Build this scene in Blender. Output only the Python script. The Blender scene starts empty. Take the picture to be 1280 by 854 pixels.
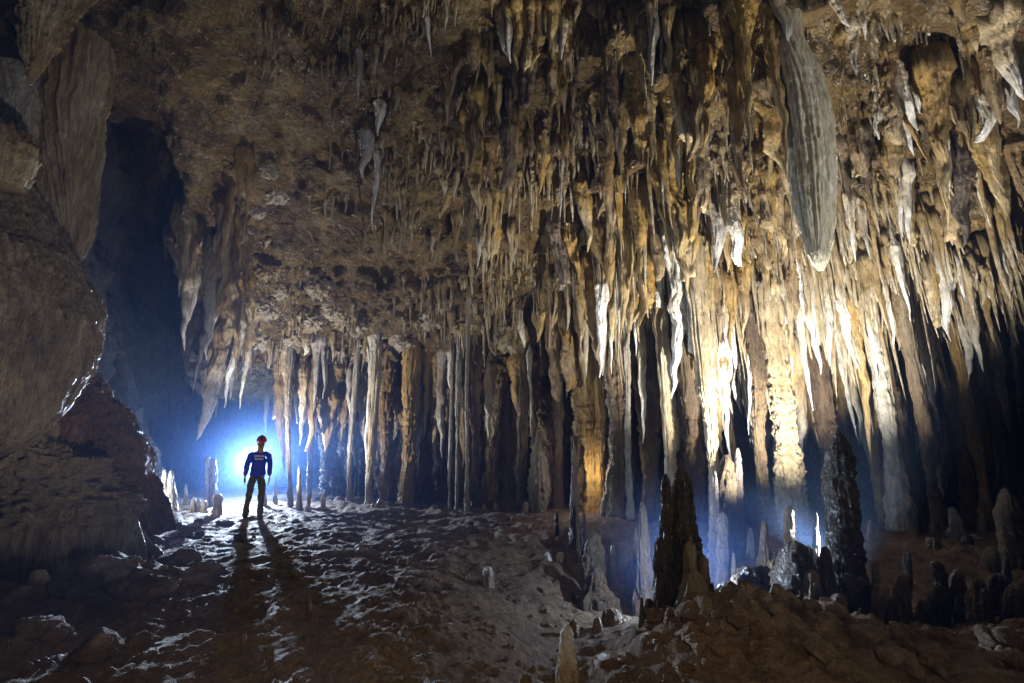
import bpy, bmesh, math, random
import numpy as np
from mathutils import Vector
from mathutils.bvhtree import BVHTree

S = bpy.context.scene
C = S.collection
R = math.radians
random.seed(11)
RS = np.random.RandomState(5)

# ------------------------------------------------------------------ camera
PITCH, F, CAMZ = R(13.0), 569.0, 1.6
cam_d = bpy.data.cameras.new('camera')
cam_d.sensor_width = 36.0
cam_d.lens = F / 1280 * 36.0
cam_d.clip_start, cam_d.clip_end = 0.05, 200
cam = bpy.data.objects.new('camera', cam_d)
C.objects.link(cam)
cam.location = (0, 0, CAMZ)
cam.rotation_euler = (R(90) + PITCH, 0, 0)
S.camera = cam
CP, SP = math.cos(PITCH), math.sin(PITCH)

def ray(px, py):
    u, v = (px - 640) / F, (427 - py) / F
    return Vector((u, CP - v * SP, SP + v * CP))

def at(px, py, y):
    """world point seen at photo pixel px,py lying in the vertical plane at distance y"""
    d = ray(px, py)
    return Vector((0, 0, CAMZ)) + d * (y / d.y)

def pix(p):
    w = p[1] * CP + (p[2] - CAMZ) * SP
    h = (p[2] - CAMZ) * CP - p[1] * SP
    return 640 + F * p[0] / w, 427 - F * h / w, w

# ------------------------------------------------------------------ noise
_perm = np.random.RandomState(3).permutation(256)
_perm = np.concatenate([_perm, _perm, _perm])
_g = np.random.RandomState(4).normal(size=(256, 3)); _g /= np.linalg.norm(_g, axis=1)[:, None]

def perlin(p):
    p = np.asarray(p, float)
    i = np.floor(p).astype(int); f = p - i
    u = f * f * f * (f * (f * 6 - 15) + 10)
    i &= 255
    out = 0
    for dx in (0, 1):
        wx = u[:, 0] if dx else 1 - u[:, 0]
        for dy in (0, 1):
            wy = u[:, 1] if dy else 1 - u[:, 1]
            for dz in (0, 1):
                wz = u[:, 2] if dz else 1 - u[:, 2]
                h = _perm[_perm[_perm[(i[:, 0] + dx) & 255] + ((i[:, 1] + dy) & 255)] + ((i[:, 2] + dz) & 255)]
                g = _g[h]
                out = out + wx * wy * wz * (g[:, 0] * (f[:, 0] - dx) + g[:, 1] * (f[:, 1] - dy) + g[:, 2] * (f[:, 2] - dz))
    return out * 1.5

def fbm(p, o=4, gain=.5):
    a, s, t = 1.0, 0, 0
    p = np.asarray(p, float)
    for k in range(o):
        s = s + a * perlin(p + 17.3 * k); t += a
        p = p * 2.03; a *= gain
    return s / t * 1.3

def ridged(p, o=4, gain=.55):
    a, s, t = 1.0, 0, 0
    p = np.asarray(p, float)
    for k in range(o):
        s = s + a * (1 - np.abs(perlin(p + 9.1 * k)) * 1.6) ** 2; t += a
        p = p * 2.07; a *= gain
    return s / t

def worley(x, y, sc, seed=0, jit=.9):
    """F1, F2 distance and a random value of the nearest cell"""
    x, y = x * sc, y * sc
    ix, iy = np.floor(x).astype(int), np.floor(y).astype(int)
    f1 = np.full(x.shape, 9.0); f2 = f1.copy(); val = np.zeros(x.shape)
    for dx in (-1, 0, 1):
        for dy in (-1, 0, 1):
            h = _perm[_perm[(ix + dx + seed * 7) & 255] + ((iy + dy) & 255)]
            h2 = _perm[h + 31]; h3 = _perm[h + 97]
            d = np.hypot(ix + dx + .5 + jit * (h / 255 - .5) - x, iy + dy + .5 + jit * (h2 / 255 - .5) - y)
            n = d < f1
            f2 = np.where(n, f1, np.minimum(f2, d))
            val = np.where(n, h3 / 255, val)
            f1 = np.where(n, d, f1)
    return f1, f2, val

def sstep(a, b, x):
    t = np.clip((np.asarray(x, float) - a) / (b - a), 0, 1)
    return t * t * (3 - 2 * t)

# ------------------------------------------------------------------ mesh helpers
def grid_faces(nu, nv, wrap=False):
    a = np.arange(nu * nv).reshape(nu, nv)
    if wrap:
        b = np.roll(a, -1, axis=1)
        q = np.stack([a[:-1], b[:-1], b[1:], a[1:]], -1)
    else:
        q = np.stack([a[:-1, :-1], a[:-1, 1:], a[1:, 1:], a[1:, :-1]], -1)
    return q.reshape(-1, 4)

def mesh_np(name, v, q, tip=None, smooth=True):
    me = bpy.data.meshes.new(name)
    v = np.asarray(v, np.float32); q = np.asarray(q, np.int32)
    me.vertices.add(len(v)); me.vertices.foreach_set('co', v.ravel())
    me.loops.add(q.size); me.loops.foreach_set('vertex_index', q.ravel())
    me.polygons.add(len(q))
    me.polygons.foreach_set('loop_start', np.arange(0, q.size, 4, dtype=np.int32))
    me.update(calc_edges=True); me.validate()
    me.polygons.foreach_set('use_smooth', np.full(len(me.polygons), smooth))
    if tip is not None:
        a = me.attributes.new('tip', 'FLOAT', 'POINT')
        a.data.foreach_set('value', np.asarray(tip, np.float32))
    return me

def link(name, me, m=None, parent=None, loc=None):
    o = bpy.data.objects.new(name, me); C.objects.link(o)
    if m and me: me.materials.append(m)
    if parent: o.parent = parent
    if loc is not None: o.location = loc
    return o

def tag(o, label, cat, group=None, kind=None):
    o['label'] = label; o['category'] = cat
    if group: o['group'] = group
    if kind: o['kind'] = kind
    return o

# ------------------------------------------------------------------ materials
def nodes(name):
    m = bpy.data.materials.new(name); m.use_nodes = True
    nt = m.node_tree; nt.nodes.clear()
    return m, nt, nt.nodes, nt.links

def rgb(c): return (c[0], c[1], c[2], 1)

def rock_mat(name, cols, stretch=(1, 1, .35), scale=1.2, white=(.72, .69, .62), tipw=0.0, patch=0.0, patch_col=(.55, .52, .48),
             rough=(.22, .55), bump=.5, bscale=14, fine=60, dist=.03, dark=.35, spec=.5, sat=1.08, blend=0):
    m, nt, N, L = nodes(name)
    out = N.new('ShaderNodeOutputMaterial'); b = N.new('ShaderNodeBsdfPrincipled')
    L.new(b.outputs[0], out.inputs[0])
    g = N.new('ShaderNodeNewGeometry')
    mp = N.new('ShaderNodeMapping'); mp.inputs['Scale'].default_value = stretch
    L.new(g.outputs['Position'], mp.inputs[0])
    def noise(sc, det=6, rg=.6, src=None, dis=0):
        n = N.new('ShaderNodeTexNoise'); n.inputs['Scale'].default_value = sc
        n.inputs['Detail'].default_value = det; n.inputs['Roughness'].default_value = rg; n.inputs['Distortion'].default_value = dis
        L.new(src or mp.outputs[0], n.inputs['Vector']); return n
    n1 = noise(scale, 8, .62, dis=.4)
    cr = N.new('ShaderNodeValToRGB'); L.new(n1.outputs[0], cr.inputs[0])
    e = cr.color_ramp.elements
    k = len(cols)
    for i, c in enumerate(cols):
        p = .3 + .4 * i / max(k - 1, 1)
        el = e[i] if i < 2 else e.new(p)
        el.position = p; el.color = rgb(c)
    for i, c in enumerate(cols):
        e[i].position = .3 + .4 * i / max(k - 1, 1); e[i].color = rgb(c)
    col = cr.outputs[0]
    def mix(fac, a, bcol, typ='MIX'):
        x = N.new('ShaderNodeMix'); x.data_type = 'RGBA'; x.blend_type = typ
        L.new(fac, x.inputs[0]); L.new(a, x.inputs[6])
        if isinstance(bcol, tuple): x.inputs[7].default_value = rgb(bcol)
        else: L.new(bcol, x.inputs[7])
        return x.outputs[2]
    def ramp(src, lo, hi, amt=1.0):
        r = N.new('ShaderNodeMapRange'); r.inputs[1].default_value = lo; r.inputs[2].default_value = hi
        r.inputs[3].default_value = 0; r.inputs[4].default_value = amt; L.new(src, r.inputs[0]); return r.outputs[0]
    if blend > 0:
        mp2 = N.new('ShaderNodeMapping'); mp2.inputs['Scale'].default_value = (1, 1, .22); L.new(g.outputs['Position'], mp2.inputs[0])
        ns = noise(1.1, 5, .6, src=mp2.outputs[0], dis=.5); nt2 = noise(.8, 5, .6, src=mp2.outputs[0], dis=.8)
        cs = N.new('ShaderNodeValToRGB'); L.new(nt2.outputs[0], cs.inputs[0])
        e2 = cs.color_ramp.elements
        e2[0].position = .32; e2[0].color = (.085, .052, .022, 1); e2[1].position = .68; e2[1].color = (.52, .45, .33, 1)
        x2 = e2.new(.5); x2.color = (.30, .205, .085, 1)
        col = mix(ramp(ns.outputs[0], .42, .62, blend), col, cs.outputs[0])
    # mineral stain: manganese-dark blotches
    nd = noise(scale * 3.1, 5, .7)
    col = mix(ramp(nd.outputs[0], .55, .75, dark), col, (.035, .025, .02))
    if patch > 0:
        npn = noise(scale * .8, 7, .7, dis=.8)
        nq = noise(scale * 6, 4, .7)
        ad = N.new('ShaderNodeMath'); ad.operation = 'MULTIPLY_ADD'; L.new(nq.outputs[0], ad.inputs[0]); ad.inputs[1].default_value = .5
        L.new(npn.outputs[0], ad.inputs[2])
        col = mix(ramp(ad.outputs[0], .82, .98, patch), col, patch_col)
    if tipw > 0:
        at_ = N.new('ShaderNodeAttribute'); at_.attribute_name = 'tip'
        nn = noise(scale * 2.2, 4, .6)
        ad = N.new('ShaderNodeMath'); ad.operation = 'MULTIPLY_ADD'; L.new(nn.outputs[0], ad.inputs[0]); ad.inputs[1].default_value = .7
        L.new(at_.outputs['Fac'], ad.inputs[2])
        col = mix(ramp(ad.outputs[0], .72, 1.15, tipw), col, white)
    nv_ = noise(scale * 11, 5, .75)
    mr = N.new('ShaderNodeMapRange'); mr.inputs[1].default_value = .3; mr.inputs[2].default_value = .7; mr.inputs[3].default_value = .45; mr.inputs[4].default_value = 1.25
    L.new(nv_.outputs[0], mr.inputs[0])
    hs = N.new('ShaderNodeHueSaturation'); hs.inputs['Saturation'].default_value = sat; L.new(mr.outputs[0], hs.inputs['Value']); L.new(col, hs.inputs['Color'])
    col = hs.outputs[0]
    L.new(col, b.inputs['Base Color'])
    nr = noise(scale * 4, 4, .6)
    r = N.new('ShaderNodeMapRange'); r.inputs[1].default_value = .35; r.inputs[2].default_value = .65
    r.inputs[3].default_value = rough[0]; r.inputs[4].default_value = rough[1]; L.new(nr.outputs[0], r.inputs[0])
    L.new(r.outputs[0], b.inputs['Roughness'])
    b.inputs['Specular IOR Level'].default_value = spec
    nb = noise(bscale, 8, .65, dis=.3); nf = noise(fine, 3, .6, src=g.outputs['Position'])
    ad = N.new('ShaderNodeMath'); ad.operation = 'MULTIPLY_ADD'; L.new(nf.outputs[0], ad.inputs[0]); ad.inputs[1].default_value = .22
    L.new(nb.outputs[0], ad.inputs[2])
    bp = N.new('ShaderNodeBump'); bp.inputs['Strength'].default_value = min(1, bump * 1.6); bp.inputs['Distance'].default_value = dist * 5.5
    L.new(ad.outputs[0], bp.inputs['Height']); L.new(bp.outputs[0], b.inputs['Normal'])
    return m

def plain(name, col, rough=.7, spec=.4, bump=0, bscale=60, var=.25):
    m, nt, N, L = nodes(name)
    out = N.new('ShaderNodeOutputMaterial'); b = N.new('ShaderNodeBsdfPrincipled'); L.new(b.outputs[0], out.inputs[0])
    g = N.new('ShaderNodeTexCoord')
    n = N.new('ShaderNodeTexNoise'); n.inputs['Scale'].default_value = bscale * .3; n.inputs['Detail'].default_value = 4
    L.new(g.outputs['Object'], n.inputs['Vector'])
    r = N.new('ShaderNodeValToRGB'); L.new(n.outputs[0], r.inputs[0])
    r.color_ramp.elements[0].position = .3; r.color_ramp.elements[1].position = .7
    r.color_ramp.elements[0].color = rgb([c * (1 - var) for c in col]); r.color_ramp.elements[1].color = rgb([min(1, c * (1 + var)) for c in col])
    L.new(r.outputs[0], b.inputs['Base Color'])
    b.inputs['Roughness'].default_value = rough; b.inputs['Specular IOR Level'].default_value = spec
    if bump:
        n2 = N.new('ShaderNodeTexNoise'); n2.inputs['Scale'].default_value = bscale
        L.new(g.outputs['Object'], n2.inputs['Vector'])
        bp = N.new('ShaderNodeBump'); bp.inputs['Strength'].default_value = bump; bp.inputs['Distance'].default_value = .01
        L.new(n2.outputs[0], bp.inputs['Height']); L.new(bp.outputs[0], b.inputs['Normal'])
    return m

W = (.74, .72, .67)
M = {
    'pale': rock_mat('pale_calcite', [(.50, .42, .26), (.68, .61, .45), (.77, .73, .63)], tipw=.2, white=(.6, .52, .34), stretch=(1, 1, .15), scale=2.4, bscale=16, dist=.025, dark=.3, sat=1.0, blend=.3),
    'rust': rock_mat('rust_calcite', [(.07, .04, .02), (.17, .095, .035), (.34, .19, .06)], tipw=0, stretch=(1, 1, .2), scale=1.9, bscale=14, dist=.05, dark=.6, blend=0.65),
    'bristle': rock_mat('bristle_calcite', [(.06, .04, .02), (.22, .15, .065), (.34, .25, .13), (.58, .52, .42)], tipw=.5, white=(.6, .55, .45), scale=1.6, bscale=14, dark=.6, blend=0.65),
    'crust': rock_mat('crust_calcite', [(.22, .15, .09), (.44, .36, .26), (.66, .61, .53)], stretch=(1, 1, 1), scale=2.5, bscale=14, dist=.06, dark=.55),
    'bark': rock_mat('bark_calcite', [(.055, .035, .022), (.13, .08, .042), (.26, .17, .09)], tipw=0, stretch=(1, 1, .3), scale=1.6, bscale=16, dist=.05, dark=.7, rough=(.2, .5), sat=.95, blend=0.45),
    'roof': rock_mat('roof_rock', [(.075, .042, .015), (.165, .108, .045), (.30, .215, .10)], stretch=(1, 1, .8), scale=1.1, patch=.6, patch_col=(.38, .31, .22), bump=.7, bscale=5, fine=26, dist=.09, dark=.75),
    'wall': rock_mat('wall_rock', [(.045, .032, .022), (.085, .06, .04), (.13, .095, .065)], scale=.8, bump=.7, bscale=6, dist=.06),
    'floor': rock_mat('floor_rock', [(.12, .085, .06), (.20, .145, .10), (.30, .21, .13)], stretch=(1, 1, 1), scale=.8, bump=.8, bscale=9, dist=.02, rough=(.6, .95), dark=.4, spec=.22, sat=1.0),
    'ochre': rock_mat('ochre_calcite', [(.15, .085, .02), (.32, .20, .06), (.48, .35, .15)], tipw=.4, white=(.62, .52, .36), bscale=10, dark=.65, blend=0.65),
    'orange': rock_mat('orange_calcite', [(.20, .11, .025), (.36, .215, .06), (.48, .34, .14)], tipw=.35, white=(.6, .45, .22), bscale=10, dark=.5, blend=0.65),
    'brown': rock_mat('brown_calcite', [(.08, .045, .017), (.17, .105, .04), (.30, .20, .09)], tipw=.45, white=(.42, .33, .22), bscale=10, dark=.7, blend=0.65),
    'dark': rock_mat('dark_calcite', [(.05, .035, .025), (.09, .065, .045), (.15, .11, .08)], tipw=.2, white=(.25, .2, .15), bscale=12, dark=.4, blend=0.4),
    'cream': rock_mat('cream_calcite', [(.30, .21, .11), (.47, .38, .25), (.60, .54, .42)], tipw=.9, white=W, bscale=12, dark=.45, blend=.4),
    'white': rock_mat('white_calcite', [(.50, .42, .30), (.66, .62, .54), (.76, .74, .70)], tipw=.9, white=(.80, .79, .77), bscale=12, dark=.2, blend=.2),
    'grey': rock_mat('grey_calcite', [(.2, .18, .155), (.33, .30, .27), (.46, .44, .40)], tipw=.7, white=(.62, .61, .58), bscale=12, dark=.45, blend=0.65),
    'mauve': rock_mat('mauve_calcite', [(.13, .09, .075), (.22, .165, .14), (.33, .27, .23)], tipw=.3, white=(.5, .45, .4), stretch=(1, 1, .6), bscale=14, dist=.04, dark=.5),
    'flow': rock_mat('flowstone_rock', [(.13, .095, .065), (.25, .19, .12), (.42, .34, .23)], stretch=(1, 1, .28), scale=1.8, bscale=13, dist=.09, dark=.5),
    'gold': rock_mat('gold_flowstone', [(.17, .105, .04), (.36, .26, .13), (.62, .54, .4)], stretch=(1, 1, .14), scale=2.2, bscale=14, dist=.07, dark=.5),
    'redflow': rock_mat('red_flowstone', [(.10, .055, .035), (.17, .10, .065), (.26, .15, .08)], stretch=(1, 1, .5), bscale=9, dist=.06, patch=.3, patch_col=(.4, .2, .07), rough=(.2, .45)),
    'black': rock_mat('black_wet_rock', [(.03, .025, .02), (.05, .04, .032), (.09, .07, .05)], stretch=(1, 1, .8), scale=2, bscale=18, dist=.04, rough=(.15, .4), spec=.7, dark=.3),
    'mud': rock_mat('mud_rock', [(.12, .075, .04), (.19, .12, .065), (.28, .185, .1)], stretch=(1, 1, 1), scale=2, bscale=12, dist=.03, dark=.4),
}

# ------------------------------------------------------------------ ceiling
prof = np.array([(-3, 12.6), (2, 12.4), (5, 11.5), (7.5, 10.3), (9.5, 8.7), (11, 7.3), (12.3, 6.0), (13.4, 4.9), (14.3, 4.15), (15, 3.75), (15.8, 3.55), (17, 3.5), (21, 3.3)])
seg = np.r_[0, np.cumsum(np.hypot(*np.diff(prof, axis=0).T))]
NT, NX = 440, 500
ts = np.linspace(0, seg[-1], NT)
pY = np.interp(ts, seg, prof[:, 0]); pZ = np.interp(ts, seg, prof[:, 1])
ker = np.hanning(25); ker /= ker.sum()
pad = lambda a: np.convolve(np.r_[np.full(12, a[0]), a, np.full(12, a[-1])], ker, 'valid')
pY, pZ = pad(pY), pad(pZ)
xs = np.linspace(-16, 18, NX)
X, T = np.meshgrid(xs, ts)                      # (NT, NX)
sh = -3.0 * sstep(0.5, 4.5, xs) - 0.6 * sstep(6, 10, xs)
Y = pY[:, None] + sh[None, :]
Z = np.repeat(pZ[:, None], NX, 1)
Z = Z - 0.35 * sstep(5, 10, X) * sstep(8, 11, T)
xb = -6.55 - 0.519 * (Y - 7) + .5 * perlin(np.c_[Y.ravel() * .4, Z.ravel() * .4, Z.ravel() * 0 + 3]).reshape(Y.shape)
sx = X - xb
lift = (1.0 + 5.5 * sstep(9.6, 12.6, Y)) * sstep(0.25, -1.1, sx)
Z = Z + lift
P0 = np.stack([X, Y, Z], -1)
du = np.gradient(P0, axis=1); dv = np.gradient(P0, axis=0)
Nn = np.cross(dv, du); Nn /= np.linalg.norm(Nn, axis=-1)[..., None] + 1e-9
if Nn[NT // 2, NX // 2, 2] > 0: Nn = -Nn         # towards the cave air (down / viewer)
p = P0.reshape(-1, 3); xf, tf = X.ravel(), T.ravel()
right = sstep(-2.2, .8, xf + .8 * fbm(np.c_[xf * .3, tf * .3, tf * 0], 2))
lipz = sstep(15.0, 17.5, tf)
d = .55 * fbm(p * .33, 3) + .30 * (ridged(p * .8 + 5, 4) - .5)
# shelves: saw-tooth along the slope, from whose edges stalactites hang
ph = tf / 1.35 + 1.1 * fbm(np.c_[xf * .25, tf * .2, tf * 0 + 4], 3)
saw = ph - np.floor(ph)
saw = sstep(0, .8, saw) * (1 - sstep(.86, 1, saw))
d += (.42 * right + .10) * saw * sstep(5, 9, tf)
# vertical ribs of old dripstone on the right
d += right * (.34 * (ridged(np.c_[xf * 1.3, tf * .22, tf * 0 + 2], 3) - .5) + .16 * (ridged(np.c_[xf * 3.6, tf * .5, tf * 0 + 7], 2) - .5))
# plates and crags towards the lip on the left
cr1 = ridged(np.c_[xf * 1.5 + tf * .5, tf * 2.6, tf * 0 + 1], 4)
d += (1 - right) * lipz * .34 * (cr1 - .45)
d += .10 * (ridged(p * 2.2 + 3, 4) - .5) + .07 * fbm(p * 3.1, 4) + (.045 + .03 * right) * (ridged(p * 5.5, 3) - .5)
d *= sstep(0, 1.5, tf)
p = p + Nn.reshape(-1, 3) * d[:, None]
ceil_me = mesh_np('ceiling', p, grid_faces(NT, NX), tip=np.zeros(len(p)))
ceil = link('ceiling', ceil_me, M['roof']); ceil['kind'] = 'structure'
ceil_bvh = BVHTree.FromPolygons([tuple(v) for v in p], [tuple(f) for f in grid_faces(NT, NX).tolist()])

# ------------------------------------------------------------------ rock walls round the hall
plan = np.array([(-7.4, -3), (-7.6, 3), (-8.0, 5.5), (-9.3, 8.5), (-11.4, 12), (-13.4, 15.5), (-13.2, 18.8), (-8, 19.6), (0, 19.2), (8, 18.6), (13.5, 17.4), (15.6, 13), (15.6, 5), (14.5, -3)])
sg = np.r_[0, np.cumsum(np.hypot(*np.diff(plan, axis=0).T))]
wt = np.linspace(0, sg[-1], 620); wz = np.linspace(-2, 18, 190)
wx = np.interp(wt, sg, plan[:, 0]); wy = np.interp(wt, sg, plan[:, 1])
k2 = np.hanning(31); k2 /= k2.sum()
sm = lambda a: np.convolve(np.r_[np.full(15, a[0]), a, np.full(15, a[-1])], k2, 'valid')
wx, wy = sm(wx), sm(wy)
tx, ty = np.gradient(wx), np.gradient(wy); l = np.hypot(tx, ty); nx_, ny_ = ty / l, -tx / l
WX, WZ = np.meshgrid(wx, wz); WY = np.repeat(wy[None], len(wz), 0); WT = np.repeat(wt[None], len(wz), 0)
q = np.c_[WX.ravel(), WY.ravel(), WZ.ravel()]
dd = .9 * fbm(q * .35 + 8, 3) + .5 * (ridged(np.c_[WT.ravel() * .9, WZ.ravel() * .2, WT.ravel() * 0], 4) - .5) + .25 * (ridged(q * 1.6, 4) - .5) + .05 * fbm(q * 5, 3)
NW = np.c_[np.repeat(nx_[None], len(wz), 0).ravel(), np.repeat(ny_[None], len(wz), 0).ravel()]
q[:, 0] += NW[:, 0] * dd; q[:, 1] += NW[:, 1] * dd
wall_me = mesh_np('cave_wall', q, grid_faces(len(wz), len(wt)), tip=np.zeros(len(q)))
wall = link('cave_wall', wall_me, M['wall']); wall['kind'] = 'structure'

# ------------------------------------------------------------------ floor
NA, NR = 760, 520
th = np.linspace(R(-112), R(112), NA); rr = np.exp(np.linspace(math.log(.7), math.log(26), NR))
TH, RR = np.meshgrid(th, rr)
gx, gy = (RR * np.sin(TH)).ravel(), (RR * np.cos(TH)).ravel() - .2
def gauss(x0, y0, sx, sy, rot=0):
    c, s = math.cos(rot), math.sin(rot)
    u, v = (gx - x0) * c + (gy - y0) * s, -(gx - x0) * s + (gy - y0) * c
    return np.exp(-(u / sx) ** 2 - (v / sy) ** 2)
o0 = np.zeros_like(gx)
lane0 = np.exp(-(((gx + 5.9) * 10.9 - (gy - 10.9) * -5.85) / 12.4 / 1.5) ** 2)
gz = .13 * fbm(np.c_[gx * .35, gy * .35, o0], 3) * (1 - .8 * lane0)
gz += .08 * sstep(10.0, 2.5, gy) * sstep(1.2, -1.0, gx)
gz += -.85 * gauss(2.4, 7.4, 2.6, 1.5) - .45 * gauss(6.5, 6.6, 2.6, 1.3)
gz += .30 * gauss(2.1, 4.7, 1.0, .65, .2) - .22 * gauss(4.9, 5.1, 2.0, 1.0) - .3 * gauss(.5, 4.9, .9, 1.6)
gz += -.25 * sstep(6, 12, gx) * sstep(8, 12, gy)
gz += .55 * sstep(-5.6, -8.2, gx) * sstep(12.5, 8, gy) * sstep(3.0, 5.5, gy)
gz += .3 * gauss(-5.4, 6.2, 1.0, .35, -.35)
wob = fbm(np.c_[gx * 1.3, gy * 1.3, o0 + 2], 3)
wo2 = fbm(np.c_[gx * 3.3, gy * 3.3, o0 + 21], 3)
mudp = gauss(.6, 4.9, 1.9, 1.7) + .8 * gauss(2.6, 3.6, 1.2, .8)
lane = np.exp(-(((gx + 5.9) * 10.9 - (gy - 10.9) * -5.85) / 12.4 / 1.3) ** 2)
gz *= 1 - .7 * lane * sstep(3.5, 5, gy)
rough_ = 1 - .75 * np.clip(mudp, 0, 1)
gz += rough_ * (1 - .65 * lane) * (.11 * (ridged(np.c_[gx * .9, gy * 1.3, o0 + 6], 3) - .5) + .10 * wob * .6)
f1, f2, val = worley(gx + .35 * wob, gy + .35 * wo2, .95, 1)
slab = sstep(-1.6, -3.2, gx) * sstep(8.0, 5.5, gy)
gz += slab * (.20 * (val - .5) * sstep(.0, .35, f2 - f1) - .05 * (1 - sstep(0, .15, f2 - f1)))
pop = sstep(-.1, .5, fbm(np.c_[gx * .6, gy * .6, o0 + 9], 3)) + .15
def domes(sc, sd, amp, rad, keep):
    f1, f2, val = worley(gx + .35 / sc * wo2 * 1.5, gy + .35 / sc * wob, sc, sd)
    return amp * np.where(val > keep, .4 + val, 0) * np.sqrt(np.clip(1 - (f1 / rad) ** 2, 0, 1))
gz += rough_ * (1 - .4 * lane) * pop * (domes(2.6, 2, .055, .5, .45) + domes(5.5, 3, .035, .48, .3) + domes(11, 4, .018, .48, .25))
rub = np.clip(gauss(2.3, 4.7, 1.7, .7, .2) + .8 * gauss(5.0, 5.0, 2, .8) + .6 * gauss(6.5, 4.2, 2, 1), 0, 1)
gz += rub * (domes(3.2, 5, .09, .62, .1) + domes(6.5, 6, .07, .6, .15))
gz += rough_ * (.05 * fbm(np.c_[gx * 4, gy * 4, o0 + 5], 4) + .03 * (ridged(np.c_[gx * 7, gy * 7, o0], 3) - .5)) + .012 * fbm(np.c_[gx * 16, gy * 16, o0], 3)
gp = np.c_[gx, gy, gz]
floor_me = mesh_np('ground', gp, grid_faces(NR, NA), tip=np.zeros(len(gp)))
floor = link('ground', floor_me, M['floor']); floor['kind'] = 'structure'
floor_bvh = BVHTree.FromPolygons([tuple(v) for v in gp], [tuple(f) for f in grid_faces(NR, NA).tolist()])
CAM = Vector((0, 0, CAMZ))

def ground_z(x, y):
    h = floor_bvh.ray_cast(Vector((x, y, 6)), Vector((0, 0, -1)))
    return h[0].z if h[0] else 0
def roof_z(x, y, z0=1.0):
    h = ceil_bvh.ray_cast(Vector((x, y, z0)), Vector((0, 0, 1)))
    return h[0].z if h[0] else 12.0
def hit_roof(px, py):
    h = ceil_bvh.ray_cast(CAM, ray(px, py).normalized())
    return h[0]
def hit_floor(px, py):
    h = floor_bvh.ray_cast(CAM, ray(px, py).normalized())
    return h[0]

# ------------------------------------------------------------------ dripstone bodies
def rings(cx, cy, z, rx, ry, seg=26, flute=.22, kf=2.2, bump=.06, zf=.5, ripple=0, ripf=9, seed=0, rot=0, ribs=0, nr=12):
    """tube of rings (world offsets); returns verts, quads, per-vertex t"""
    n = len(z)
    a = np.linspace(0, 2 * math.pi, seg, endpoint=False)
    A = np.repeat(a[None], n, 0); Zr = np.repeat(np.asarray(z)[:, None], seg, 1)
    size = np.maximum(rx, ry)[:, None]
    sd = seed * 3.7
    co = np.c_[(np.cos(A) * kf).ravel() + sd, (np.sin(A) * kf).ravel() - sd, (Zr * zf).ravel() + sd]
    f = 1 + flute * ((ridged(co, 3) - .45) * 1.3).reshape(n, seg)
    wp = np.c_[(np.cos(A) * (size * 7 + .8)).ravel() + sd, (np.sin(A) * (size * 7 + .8)).ravel(), (Zr * 3.6).ravel()]
    f += bump * (fbm(wp * 1.6, 3) * 1.6).reshape(n, seg) + bump * .8 * (ridged(wp * 2.8, 2) - .5).reshape(n, seg)
    if ribs:
        na = perlin(np.c_[(np.cos(A) * 2.2).ravel() + sd, (np.sin(A) * 2.2).ravel(), (Zr * .55).ravel() + sd]).reshape(n, seg)
        nb = perlin(np.c_[(np.cos(A) * 5).ravel() + sd, (np.sin(A) * 5).ravel(), (Zr * 1.4).ravel() + sd]).reshape(n, seg)
        f += ribs * (np.abs(np.sin(A * nr * .5 + 3.2 * na + .8 * nb)) ** .7 - .6) * (1 + .8 * nb)
    if ripple:
        wv = Zr * ripf + 1.5 * perlin(np.c_[(np.cos(A) * 1.5).ravel() + sd, (np.sin(A) * 1.5).ravel(), (Zr * 1.5).ravel()]).reshape(n, seg)
        sw = wv - np.floor(wv)
        f += ripple * (sw ** 1.5 - .4)
    c, s = math.cos(rot), math.sin(rot)
    lx, ly = np.cos(A) * np.asarray(rx)[:, None] * f, np.sin(A) * np.asarray(ry)[:, None] * f
    x = np.asarray(cx)[:, None] + lx * c - ly * s
    y = np.asarray(cy)[:, None] + lx * s + ly * c
    v = np.c_[x.ravel(), y.ravel(), Zr.ravel()]
    q = grid_faces(n, seg, wrap=True)
    # close both ends with a centre point (as degenerate-free quads: pairs of fan triangles share it)
    i0, i1 = len(v), len(v) + 1
    v = np.r_[v, [[cx[0], cy[0], z[0]]], [[cx[-1], cy[-1], z[-1]]]]
    b = (n - 1) * seg
    e0 = [(i0, (2 * k + 2) % seg, 2 * k + 1, 2 * k) for k in range(seg // 2)]
    e1 = [(i1, b + 2 * k, b + 2 * k + 1, b + (2 * k + 2) % seg) for k in range(seg // 2)]
    q = np.r_[q, e0, e1]
    return v, q

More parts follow.
